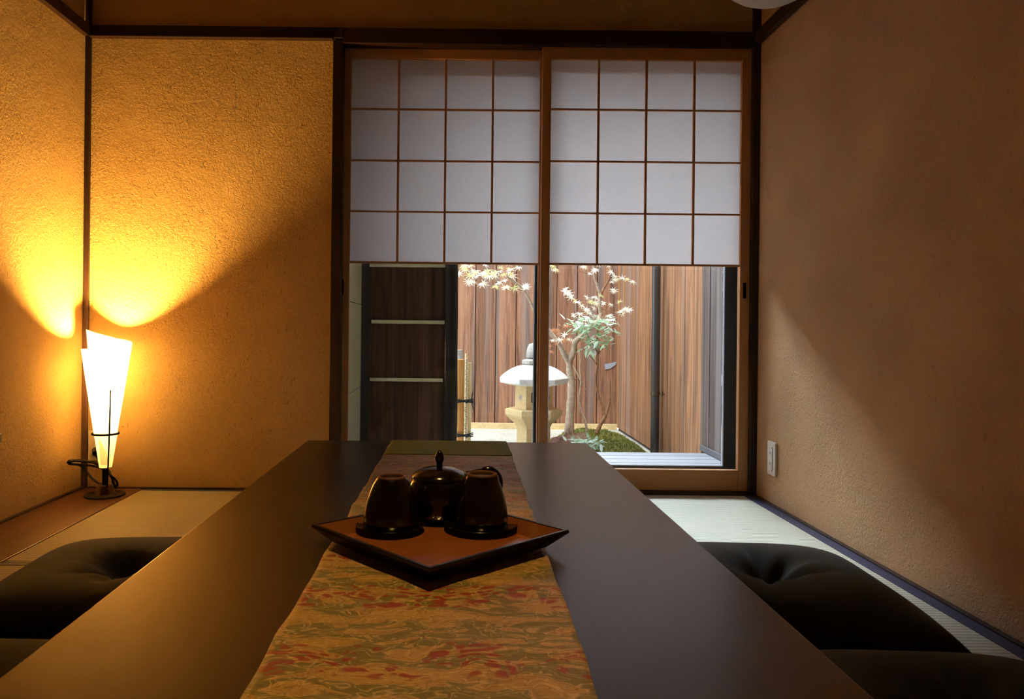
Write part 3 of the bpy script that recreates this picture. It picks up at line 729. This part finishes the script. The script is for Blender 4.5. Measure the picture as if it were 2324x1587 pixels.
# ------------------------------------------------------------------ outside: ground, fences, deck, house outside
GZ = -0.25; YFN = 6.64; XS = 1.435
bm = NB(); box(bm, -3.5, XS+0.05, YB+0.16, YFN+0.05, GZ-0.1, GZ); g = struct('floor_garden', bm, M['gravel'])
# house body outside over the window and eave
bm = NB(); box(bm, XR+0.12, 3.0, YB-0.1, YB+0.18, GZ, 2.9); box(bm, -3.5, XL-0.12, YB-0.1, YB+0.18, GZ, 2.9); box(bm, XL-0.12, XR+0.12, YB+0.1, YB+0.18, ZL0+0.04, 2.9)
box(bm, XL-0.12, X_(768, YW, 600)-.03, YB+0.1, YB+0.18, GZ, ZL0+0.04); box(bm, X_(1704, YW, 600)+.02, XR+0.12, YB+0.12, YB+0.18, GZ, ZL0+0.04); box(bm, X_(768, YW, 600)-.03, X_(1704, YW, 600)+.02, YB+0.125, YB+0.18, GZ, -0.04)
struct('wall_outside', bm, M['house'])
bm = NB()
vs = [bm.verts.new(p) for p in ((-3.5,YB+0.12,2.62),(3,YB+0.12,2.62),(3,4.05,2.13),(-3.5,4.05,2.13),(-3.5,YB+0.12,2.70),(3,YB+0.12,2.70),(3,4.05,2.21),(-3.5,4.05,2.21))]
for f in ((0,3,2,1),(4,5,6,7),(0,1,5,4),(1,2,6,5),(2,3,7,6),(3,0,4,7)): bm.faces.new([vs[i] for i in f])
struct('roof_eave', bm, M['roof'])

def planks(bm, axis, a0, a1, fixed, z0, z1, pitch, gap=0.005, seed=1, thick=0.018, origin=None):
    rnd = random.Random(seed)
    k0 = math.floor(a0/pitch); k = k0
    while k*pitch < a1:
        s = max(a0, k*pitch+gap/2); e = min(a1, (k+1)*pitch-gap/2)
        if e-s > 0.01:
            d = rnd.uniform(0, 0.006)
            if axis == 'X': box(bm, s, e, fixed-d, fixed-d+thick, z0, z1)
            else: box(bm, fixed-d, fixed-d+thick, s, e, z0, z1)
        k += 1
ZF = 3.0
fb = thing('plank_fence', 'tall reddish-brown plank fence closing the back of the garden', 'fence', (0, 0, 0))
bm = NB(); planks(bm, 'X', -3.0, XS-.0005, YFN, GZ+0.02, ZF, PITCH, 0.006); obj('planks', bm, M['fence'], fb, bevel=0.003, segs=1)
boxobj('backing', M['black'], (-3.0, XS+.015, YFN+0.02, YFN+0.05, GZ, ZF-.02), fb)
boxobj('base_stone', M['stone'], (-3.0, XS, YFN-0.05, YFN-0.012, GZ, GZ+0.05), fb)
p = at(1385, 830, YFN-0.008)
bm = NB(); vs = [bm.verts.new((p.x+dx, 0, p.z+dz)) for dx, dz in ((-.045,-.035),(-.05,.012),(.0,.022),(.055,.035),(.045,.006),(.0,-.028))]
f = bm.faces.new(vs); r_ = bmesh.ops.extrude_face_region(bm, geom=[f]); bmesh.ops.translate(bm, vec=(0,-0.003,0), verts=[v for v in r_['geom'] if isinstance(v, bmesh.types.BMVert)])
obj('repair_patch', bm, M['tape'], fb, loc=(0, YFN-0.006, 0))
fs = thing('plank_fence', 'sunlit orange-brown plank fence along the right side of the garden behind the pipe', 'fence', (0, 0, 0))
YSG = 4.34
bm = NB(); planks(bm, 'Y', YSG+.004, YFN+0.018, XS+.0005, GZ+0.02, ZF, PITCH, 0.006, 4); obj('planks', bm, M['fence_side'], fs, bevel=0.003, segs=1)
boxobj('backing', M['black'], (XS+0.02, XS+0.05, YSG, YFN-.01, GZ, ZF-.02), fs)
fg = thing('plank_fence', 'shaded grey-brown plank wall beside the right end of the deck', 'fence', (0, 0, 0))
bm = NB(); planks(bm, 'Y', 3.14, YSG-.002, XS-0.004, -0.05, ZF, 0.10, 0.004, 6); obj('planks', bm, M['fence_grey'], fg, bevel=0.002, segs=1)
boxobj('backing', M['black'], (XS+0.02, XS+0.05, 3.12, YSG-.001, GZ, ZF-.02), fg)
boxobj('base_strip', M['strip'], (XS-0.022, XS-0.012, 3.14, YSG-.03, -0.05, -0.018), fg, bevel=0.001)
# drain pipe
px_ = thing('drain_pipe', 'dark vertical drain pipe clipped to the right garden fence', 'pipe', (XS-0.052, 5.16, 0))
bm = NB(); lathe(bm, [(0.029, GZ), (0.029, ZF+.3)], 28); obj('pipe', bm, M['pipe'], px_, smooth=True)
bm = NB(); zz = Z_(893, 5.16, 1490); lathe(bm, [(0.029, zz-.01), (0.032, zz-.01), (0.032, zz+.01), (0.029, zz+.01)], 28, cap=False); tube(bm, [(0.02, -0.02, zz), (0.045, -0.055, zz)], 0.004, 8); tube(bm, [(0.034, -0.045, zz-.016), (0.036, -0.048, zz+.016)], 0.006, 8)
obj('clip', bm, M['metal'], px_, smooth=True)

# deck
dk = thing('deck', 'grey wooden veranda deck just outside the window', 'deck', (0, 0, -0.05))
bm = NB(); nb = 10; y0 = 3.12; pitch = (4.215-y0)/nb
for k in range(nb): box(bm, 0.02, XS-0.024, y0+k*pitch+.003, y0+(k+1)*pitch-.006, -0.025, 0)
obj('boards', bm, M['deck'], dk, bevel=0.002, segs=1)
for xx in (0.1, 0.7, 1.35):
    boxobj('joist', M['roof'], (xx-.03, xx+.03, y0+.02, 4.19, -0.09, -0.026), dk)
    boxobj('deck_post', M['roof'], (xx-.03, xx+.03, 4.10, 4.16, GZ+.05, -0.091), dk)

# cream side wall, dark panel, log post
sw = thing('side_wall_panel', 'cream siding panel seen edge-on at the left of the lower window', 'wall panel', (0, 0, 0))
xs_ = X_(787, 3.13, 800)
bm = NB(); zb = [GZ+.02, Z_(897, 3.16, 790), Z_(684, 3.16, 790), Z_(684, 3.16, 790)+0.385, 1.6, 2.55]
for a, b in zip(zb, zb[1:]): box(bm, xs_-.03, xs_, 3.14, 3.60, a+.0015, b-.0015)
obj('siding', bm, M['cream'], sw, bevel=0.001, segs=1)
boxobj('backing', M['black'], (xs_-.045, xs_-.031, 3.14, 3.60, GZ, 2.55), sw)
YP = 3.92
pn = thing('bark_screen', 'dark brown bark-faced screen with pale bamboo rails outside the left window', 'screen', (0, YP, 0))
xa, xb = X_(842, YP, 800), X_(1010, YP, 800)
bm = NB(); box(bm, xa-.01, xb, 0, 0.03, GZ+.02, 2.5); obj('bark_panel', bm, M['bark'], pn)
bm = NB(); box(bm, X_(815, YP, 800)-.06, xa-.01, -0.03, 0.03, GZ+.001, 2.5); obj('side_post', bm, M['log'], pn, bevel=0.004)
def batten(zc, x0, x1, nodes):
    r = 0.0095
    bm = NB(); pts = [(x0,-.012,zc), (x1,-.012,zc)]
    xs = sorted([x0, x1] + [x0+(x1-x0)*f for f in nodes] + [x0+(x1-x0)*f+.004 for f in nodes] + [x0+(x1-x0)*f-.004 for f in nodes])
    tube(bm, [(x, -.010, zc) for x in xs], [r*(0.86 if any(abs(x-(x0+(x1-x0)*f)) < 1e-5 for f in nodes) else 1) for x in xs], 12)
    obj('bamboo_rail', bm, M['bamboo'], pn, smooth=True)
batten(Z_(731, YP, 925), xa+.002, xb-.004, (0.64,))
batten(Z_(862, YP, 922), xa-.003, xb-.010, (0.24, 0.67))
batten(Z_(603, YP, 925), xa-.02, xb-.002, (0.25, 0.8))
lg = NB(); cx = (X_(1009, YP, 800)+X_(1038, YP, 800))/2; rr = (X_(1038, YP, 800)-X_(1009, YP, 800))/2
pts = []; rad = []
rnd = random.Random(2)
for i in range(30):
    z = GZ + (2.55-GZ)*i/29; pts.append((cx+0.003*sin(z*4), YP-0.01, z)); rad.append(rr*(1+0.05*sin(z*9)+rnd.uniform(-.02,.02)))
tube(lg, pts, rad, 16)
tag(obj('log_post', lg, M['log'], smooth=True), 'rough dark log post at the right edge of the bark screen', 'post')
bm = NB(); box(bm, -3.4, X_(815, YP, 800)-.062, YP-.02, YP+.03, GZ, 2.5); struct('wall_outbuilding', bm, M['roof'])

# bamboo wing fence end
YBm = 4.75
bf = thing('bamboo_fence', 'orange bamboo post and thin culms bound with black rope left of the stone lantern', 'bamboo fence', (0, 0, 0))
def culm(name, px, w, ytop, Y, m, par, nodes=(0.25, 0.6)):
    c = at(px, ytop, Y); r = w*Y/F/2; bm = NB()
    L_ = c.z-GZ; zs = [0]+sum([[f*L_-.006, f*L_, f*L_+.006] for f in nodes], [])+[L_]
    tube(bm, [(c.x, Y, GZ+z) for z in zs], [r*(1.06 if any(abs(z-f*L_) < 1e-6 for f in nodes) else 1) for z in zs], 18)
    return obj(name, bm, m, par, smooth=True, angle=50)
culm('post', 1044, 22, 816, YBm, M['bamboo_o'], bf, (0.35,))
culm('back_post', 1042, 17, 794, YBm+.3, M['stone_grey'], bf, (0.5,))
culm('culm', 1059, 7, 803, YBm+.12, M['bamboo'], bf, (0.2, 0.55, 0.8))
culm('culm', 1066.5, 7.5, 823, YBm, M['bamboo'], bf, (0.3, 0.93))
bm = NB(); rnd = random.Random(7)
pc_ = at(1058.5, 850, YBm-.02)
z = GZ
while z < pc_.z+.1:
    bmesh.ops.create_uvsphere(bm, u_segments=8, v_segments=6, radius=0.0075, matrix=Matrix.Translation((pc_.x+rnd.uniform(-.003,.003), YBm-.02, z)) @ Matrix.Diagonal((1,1,0.55,1))); z += 0.011
obj('stacked_twigs', bm, M['stone_grey'], bf, smooth=True, angle=180)
for yy in (910, 988):
    bm = NB(); a = at(1033, yy, YBm-.035); b = at(1072, yy, YBm-.035)
    for dz in (-.010, 0.0, .010):
        tube(bm, spline([(a.x-.005, YBm-.0, a.z+dz), (a.x+.01, YBm-.04, a.z+dz*.9), ((a.x+b.x)/2, YBm-.045, a.z+dz*.4), (b.x-.01, YBm-.02, a.z+dz*.9), (b.x+.004, YBm+.01, a.z+dz)], 5), 0.0035, 6)
    kn = at(1059, yy+2, YBm-.045); bmesh.ops.create_uvsphere(bm, u_segments=10, v_segments=8, radius=0.011, matrix=Matrix.Translation(kn))
    if yy == 910:
        for k in range(9):
            a2 = rnd.uniform(-1.4, 1.5); l = rnd.uniform(.03, .08)
            s0 = at(1069, yy, YBm-.03)
            tube(bm, [s0, s0+Vector((l*.35*cos(a2)+.008, rnd.uniform(-.02,.01), l*sin(a2)))], [0.003, 0.0015], 5)
    obj('rope_tie', bm, M['rope'], bf, smooth=True)

# ------------------------------------------------------------------ stone lantern
YL = 5.2
LXX = X_(1212, YL, 870)
ln = thing('stone_lantern', 'pale hexagonal stone lantern in the garden, split by the window stile', 'stone lantern', (LXX, YL, GZ))
def zz(py): return Z_(py, YL, 1212)-GZ
k = YL/F
def hexa(name, prof, m, parent=ln, a0=0.0, bev=0.003):
    bm = NB(); lathe(bm, prof, 6, ang0=a0); return obj(name, bm, m, parent, bevel=bev)
hexa('pillar', [(0.122, 0.0), (0.122, 0.03), (39*k*1.0, 0.05), (38*k, zz(966)), (36*k, zz(962))], M['stone'])
hexa('platform', [(38*k, zz(970)), (42*k, zz(962)), (63*k, zz(944)), (65*k, zz(940)), (65*k, zz(929)), (62*k, zz(927)), (1*k, zz(926))], M['stone'])
fbx = NB()
# fire box as a hexagonal shell with a real window opening in the front and back faces
R1 = 42.5*k; zb0, zb1 = zz(928), zz(874)
def hexpt(r, a): return (r*cos(a), r*sin(a))
for i in range(6):
    a0_, a1_ = i*pi/3, (i+1)*pi/3
    p0, p1 = Vector((*hexpt(R1, a0_), 0)), Vector((*hexpt(R1, a1_), 0)); q0, q1 = Vector((*hexpt(R1-.025, a0_), 0)), Vector((*hexpt(R1-.025, a1_), 0))
    def quadblock(f0, f1, z0, z1):
        A, B, Cc, D = p0.lerp(p1, f0), p0.lerp(p1, f1), q0.lerp(q1, f1), q0.lerp(q1, f0)
        vs = [fbx.verts.new((v.x, v.y, z)) for z in (z0, z1) for v in (A, B, Cc, D)]
        for f in ((0,3,2,1),(4,5,6,7),(0,1,5,4),(1,2,6,5),(2,3,7,6),(3,0,4,7)): fbx.faces.new([vs[j] for j in f])
    if i == 4:
        w0, w1 = zb0+(zb1-zb0)*.32, zb0+(zb1-zb0)*.72
        quadblock(0, .26, zb0, zb1); quadblock(.74, 1, zb0, zb1); quadblock(.26, .74, zb0, w0); quadblock(.26, .74, w1, zb1)
    else: quadblock(0, 1, zb0, zb1)
fo = obj('fire_box', fbx, M['stone'], ln)
for am in (pi+pi/6, 2*pi-pi/6):
    bm = NB()
    n_ = Vector((cos(am), sin(am), 0)); c = n_*(R1*cos(pi/6)+.001) + Vector((0,0,(zb0+zb1)/2))
    tq = n_.to_track_quat('Z', 'Y').to_matrix().to_4x4(); r_ = bmesh.ops.create_circle(bm, cap_ends=True, segments=20, radius=0.018, matrix=Matrix.Translation(c) @ tq)
    obj('carved_disc', bm, M['stone_grey'], fo)
# roof with curved slopes
hexa('roof', [(55*k, zz(874)), (77*k, zz(869)), (78.5*k, zz(858)), (71*k, zz(850)), (62*k, zz(843)), (51*k, zz(836.5)), (39*k, zz(831.5)), (26*k, zz(828.5)), (14*k, zz(827))], M['stone_sunlit'])
hexa('finial_collar', [(22*k, zz(829)), (28*k, zz(825)), (28*k, zz(818)), (20*k, zz(815))], M['stone_grey'])
bm = NB(); lathe(bm, [(13*k, zz(815)), (19*k, zz(811)), (18*k, zz(798)), (15*k, zz(787)), (12*k, zz(781)), (4*k, zz(779))], 14); obj('finial', bm, M['stone_grey'], ln, smooth=True, angle=60)

# ------------------------------------------------------------------ moss mound, soil, plants
rnd = random.Random(5)
def fbm(x, y):
    from mathutils import noise as mn
    return mn.fractal(Vector((x*5, y*5, 0.3)), 0.8, 2.1, 4)
YMC = 5.35
mc = onplane(1362, 1000, GZ+0.02)
MX, MY, MRX, MRY, MH = 1.035, 5.45, 0.345, 0.76, 0.13
def mz(x, y):
    a = ((x-MX)/MRX)**2+((y-MY)/MRY)**2
    if a >= 1: return None
    return MH*(1-a**1.4)*(0.88+0.30*fbm(x, y)) 
bm = NB(); nx, ny = 90, 120; grid = {}
for j in range(ny+1):
    for i in range(nx+1):
        f = i/nx*2*pi; s = (j/ny)
        x = MX+MRX*s*cos(f); y = MY+MRY*s*sin(f)
        if i == nx: grid[(i, j)] = grid[(0, j)]; continue
        if j == 0:
            grid[(i, j)] = grid.get((0, 0)) or bm.verts.new((MX, MY, mz(MX, MY))); continue
        h = mz(x, y) or 0.0
        grid[(i, j)] = bm.verts.new((x, y, h if j < ny else -0.01))
for j in range(ny):
    for i in range(nx):
        f = [grid[(i,j)], grid[(i+1,j)], grid[(i+1,j+1)], grid[(i,j+1)]]
        u = []
        for v in f:
            if v not in u: u.append(v)
        if len(u) >= 3: bm.faces.new(u)
ms = obj('moss_mound', bm, M['moss'], smooth=True, angle=180, loc=(0, 0, GZ)); tag(ms, 'low green moss mound at the foot of the garden tree', 'moss mound')
bm = NB()
for _ in range(9000):
    a = rnd.uniform(0, 2*pi); s = sqrt(rnd.random())*0.98
    x, y = MX+MRX*s*cos(a), MY+MRY*s*sin(a); h = mz(x, y)
    if h is None: continue
    if (x < 0.86 and fbm(x*1.5, y*1.5) < 0.25): continue
    l = rnd.uniform(.008, .022); b_ = rnd.uniform(0, 6.28); w_ = .004
    p0 = Vector((x, y, h-.002)); d = Vector((rnd.uniform(-.6,.6), rnd.uniform(-.6,.6), 1)).normalized()*l
    s_ = Vector((cos(b_), sin(b_), 0))*w_
    bm.faces.new([bm.verts.new(p0-s_), bm.verts.new(p0+s_), bm.verts.new(p0+d)])
o = obj('moss_tufts', bm, M['moss_blade'], ms); o['kind'] = 'stuff'
# reddish soil patch at the base of the trunk
bm = NB(); SX, SY, SR = 0.80, 5.35, 0.22; c0 = bm.verts.new((SX, SY, 0.155)); prev = None; rows = []
for j in range(1, 13):
    row = []
    for i in range(32):
        a = 2*pi*i/32; r = SR*j/12*(1+.12*sin(3*a)+.07*sin(7*a)); x, y = SX+r*cos(a)*.8, SY+r*sin(a)
        row.append(bm.verts.new((x, y, max((mz(x, y) or 0)+.010, 0.13*(1-(j/12)**2)+.012*fbm(x*4, y*4)) - (0.03 if j == 12 else 0))))
    rows.append(row)
for i in range(32): bm.faces.new((c0, rows[0][i], rows[0][(i+1)%32]))
for a, b in zip(rows, rows[1:]):
    for i in range(32): bm.faces.new((a[i], b[i], b[(i+1)%32], a[(i+1)%32]))
obj('bare_soil', bm, M['soil'], ms, smooth=True, angle=180)

# maple tree
def limb(name, pts, r0, r1, m, parent, seg=10):
    q = spline(pts, 5); n = len(q); bm = NB(); rn = random.Random(len(pts)*7)
    tube(bm, q, [(r0+(r1-r0)*i/(n-1))*(1+rn.uniform(-.06,.09)) for i in range(n)], seg)
    return obj(name, bm, m, parent, smooth=True, angle=180)
def star(bm, c, size, nrm, spin, lobes=7, mi=0):
    q = nrm.to_track_quat('Z', 'Y').to_matrix() @ Matrix.Rotation(spin, 3, 'Z')
    ring = []
    span = radians(285); a0 = -span/2
    for i in range(lobes*2+1):
        a = a0+span*i/(lobes*2)
        tip = i % 2 == 1
        rr = size*((1.0-0.42*abs(a)/(span/2)) if tip else 0.24)
        ring.append(bm.verts.new(c + q @ Vector((rr*cos(a), rr*sin(a), -0.12*rr if tip else 0.0))))
    cv = bm.verts.new(c + q @ Vector((-0.05*size, 0, 0)))
    for a, b in zip(ring, ring[1:]):
        f = bm.faces.new((cv, a, b)); f.material_index = mi
def leaves(name, px, py, Y, spx, spy, n, mats, parent, size=0.035, seed=1, tilt=0.55, kind='star', face=0.9):
    rn = random.Random(seed); bm = NB()
    for _ in range(max(3, int(n*0.68)) if kind == 'star' else n):
        c = at(px+rn.gauss(0, spx*.5), py+rn.gauss(0, spy*.5), Y+rn.uniform(-.10, .10))
        nr = Vector((rn.uniform(-tilt, tilt), -face+rn.uniform(-tilt, tilt), 1.0)).normalized()
        s = size*rn.uniform(.75, 1.2); mi = rn.randrange(len(mats))
        if kind == 'star': star(bm, c, s, nr, rn.uniform(0, 6.28), mi=mi)
        else:
            q = nr.to_track_quat('Z', 'Y').to_matrix() @ Matrix.Rotation(rn.uniform(0, 6.28), 3, 'Z')
            P_ = [(0,0),(.35,.16),(.75,.13),(1.15,0),(.75,-.13),(.35,-.16)]
            f = bm.faces.new([bm.verts.new(c+q @ Vector((a*s, b*s, -.1*a*a*s))) for a, b in P_]); f.material_index = mi
    return obj(name, bm, [M[k_] for k_ in mats], parent)
YT_ = 5.45
tb0 = at(1292, 985, YT_)
tree = thing('maple_tree', 'small Japanese maple with pale forked trunk rising from the moss behind the lantern', 'tree', (0, 0, 0))
T = lambda x, y, d=0: at(x, y, YT_+d)
trk = limb('trunk', [T(1293, 1003), T(1292, 975), T(1294, 930), T(1297, 880), T(1293, 845), T(1292, 822)], 0.037, 0.022, M['trunk'], tree)
b1 = limb('branch', [T(1292, 826), T(1281, 805), T(1268, 778), T(1248, 754), T(1226, 722,-.05), T(1214, 706,-.1), T(1192, 662,-.2), T(1165, 638,-.25), T(1140, 622,-.3), T(1115, 612,-.3)], 0.022, 0.003, M['trunk'], tree)
b2 = limb('branch', [T(1291, 826), T(1301, 797), T(1306, 776), T(1322, 762), T(1340, 745,-.05), T(1357, 728,-.05), T(1364, 712)], 0.024, 0.012, M['trunk'], tree)
b3 = limb('branch', [T(1364, 716), T(1360, 695), T(1361, 672), T(1356, 650), T(1349, 630), T(1346, 600), T(1340, 560), T(1325, 500)], 0.013, 0.005, M['trunk'], tree)
limb('branch', [T(1361, 674), T(1370, 655), T(1381, 636), T(1387, 610), T(1393, 560), T(1400, 500)], 0.010, 0.004, M['trunk2'], tree)
limb('twig', [T(1349, 628), T(1330, 620), T(1300, 612), T(1262, 600)], 0.004, 0.0015, M['trunk2'], tree)
limb('twig', [T(1192, 662,-.2), T(1160, 650,-.25), T(1128, 634,-.3)], 0.003, 0.0012, M['trunk2'], tree)
limb('twig', [T(1268, 778), T(1262, 755), T(1270, 735)], 0.004, 0.0012, M['trunk2'], tree)
limb('twig', [T(1364, 700), T(1385, 708), T(1412, 712)], 0.004, 0.0012, M['trunk2'], tree)
limb('twig', [T(1296, 838), T(1303, 860), T(1313, 862), T(1317, 884)], 0.006, 0.004, M['trunk2'], tree)
PL = ['leaf_pale', 'leaf_pale', 'leaf_yellow']
for i, (x, y, d, sx, sy, n, mats, s) in enumerate([
    (1062, 606, -.3, 26, 12, 12, ['leaf_yellow', 'leaf_pale'], .05), (1090, 622, -.3, 34, 14, 16, PL, .062), (1128, 618, -.3, 34, 14, 14, PL, .058),
    (1160, 612, -.3, 30, 12, 10, ['leaf_yellow', 'leaf_pale'], .05), (1066, 636, -.32, 12, 6, 3, ['leaf_pale'], .06), (1093, 642, -.32, 10, 6, 4, ['leaf_pale'], .066), (1165, 650, -.25, 42, 9, 13, PL, .056), (1140, 652, -.25, 18, 6, 5, PL, .05), (1187, 650, -.25, 20, 8, 7, ['leaf_pale'], .055),
    (1270, 612, 0, 40, 12, 10, ['leaf_pale', 'leaf_yellow'], .045), (1345, 608, 0, 56, 14, 14, PL, .045), (1290, 665, 0, 20, 14, 8, ['leaf_pale', 'leaf_red'], .055), (1345, 676, 0, 28, 10, 11, ['leaf_yellow', 'leaf_yellow', 'leaf_pale'], .05),
    (1352, 690, 0, 50, 8, 16, PL, .05), (1325, 700, 0, 24, 8, 7, ['leaf_pale'], .045), (1410, 708, 0, 34, 9, 14, ['leaf_pale'], .052), (1392, 662, 0, 20, 9, 6, ['leaf_pale'], .045), (1420, 636, 0, 18, 6, 5, PL, .045), (1390, 634, 0, 26, 12, 8, PL, .04),
    (1315, 716, 0, 34, 7, 10, ['leaf_pale'], .052), (1350, 724, 0, 40, 8, 12, ['leaf_pale', 'leaf_white'], .045),
    (1262, 750, 0, 22, 10, 10, ['leaf_red', 'leaf_red', 'leaf_pale'], .05), (1282, 772, 0, 34, 10, 14, ['leaf_red', 'leaf_pale'], .045), (1252, 790, 0, 12, 14, 6, ['leaf_red'], .045), (1285, 738, 0, 22, 6, 5, ['leaf_red', 'leaf_pale'], .04),
    (1330, 560, 0, 60, 24, 30, PL, .05), (1400, 545, 0, 50, 30, 24, PL, .05), (1230, 560, -.1, 60, 24, 26, PL, .05), (1130, 565, -.3, 60, 24, 30, PL, .06)]):
    leaves('leaf_spray', x, y, YT_+d, sx, sy, n, mats, tree, s, seed=i+10)
# broad-leaf shrub with thin stems
sb = thing('garden_shrub', 'slender shrub with green whorled leaves right of the maple trunk', 'shrub', (0, 0, 0))
U = lambda x, y, d=0: at(x, y, 5.30+d)
for pts, r0, r1, mm in [([U(1354, 985), U(1362, 965), U(1373, 945), U(1380, 925), U(1384, 905), U(1383, 882), U(1384, 862)], .016, .006, 'trunk2'),
        ([U(1373, 945), U(1366, 920), U(1356, 890), U(1352, 860), U(1356, 830), U(1357, 805), U(1362, 785)], .009, .004, 'trunk2'),
        ([U(1332, 980), U(1328, 955), U(1318, 930), U(1314, 905), U(1318, 870), U(1316, 840), U(1317, 815), U(1316, 795)], .009, .003, 'trunk'),
        ([U(1320, 868), U(1308, 845), U(1301, 830)], .006, .003, 'trunk'), ([U(1355, 830), U(1345, 815), U(1330, 800)], .004, .002, 'trunk2'),
        ([U(1316, 860), U(1330, 885)], .003, .001, 'trunk'), ([U(1357, 806), U(1350, 790), U(1338, 770), U(1330, 750)], .004, .002, 'trunk2'), ([U(1357, 806), U(1366, 790), U(1374, 770)], .004, .002, 'trunk2')]:
    limb('stem', pts, r0, r1, M[mm], sb, 8)
for i, (x, y, sx, sy, n) in enumerate([(1318, 732, 26, 10, 40), (1322, 745, 22, 12, 40), (1345, 738, 18, 12, 26), (1352, 775, 30, 14, 50), (1345, 790, 22, 8, 22), (1376, 752, 20, 18, 44), (1365, 728, 26, 8, 26)]):
    leaves('leaf_spray', x, y, 5.28, sx, sy, n, ['leaf_green', 'leaf_green', 'leaf_white'], sb, 0.055, seed=60+i, kind='blade', tilt=.9, face=.4)
# low pale-leaved groundcover between lantern and mound
lowp = thing('groundcover_plant', 'low variegated pale-leaved plant at the front of the moss mound', 'plant', (0,0,0))
for i, (x, y, sx, sy, n) in enumerate([(1318, 1003, 36, 7, 46), (1345, 1006, 26, 8, 36), (1335, 1018, 16, 6, 20)]):
    leaves('leaf_cluster', x, y, 4.98, sx, sy, n, ['leaf_white', 'leaf_green', 'leaf_white'], lowp, 0.06, seed=90+i, kind='blade', tilt=.7, face=.3)
limb('stem', [at(1335, 1040, 5.0), at(1332, 1020, 5.0), at(1325, 1005, 4.98)], .005, .003, M['trunk2'], lowp, 6)
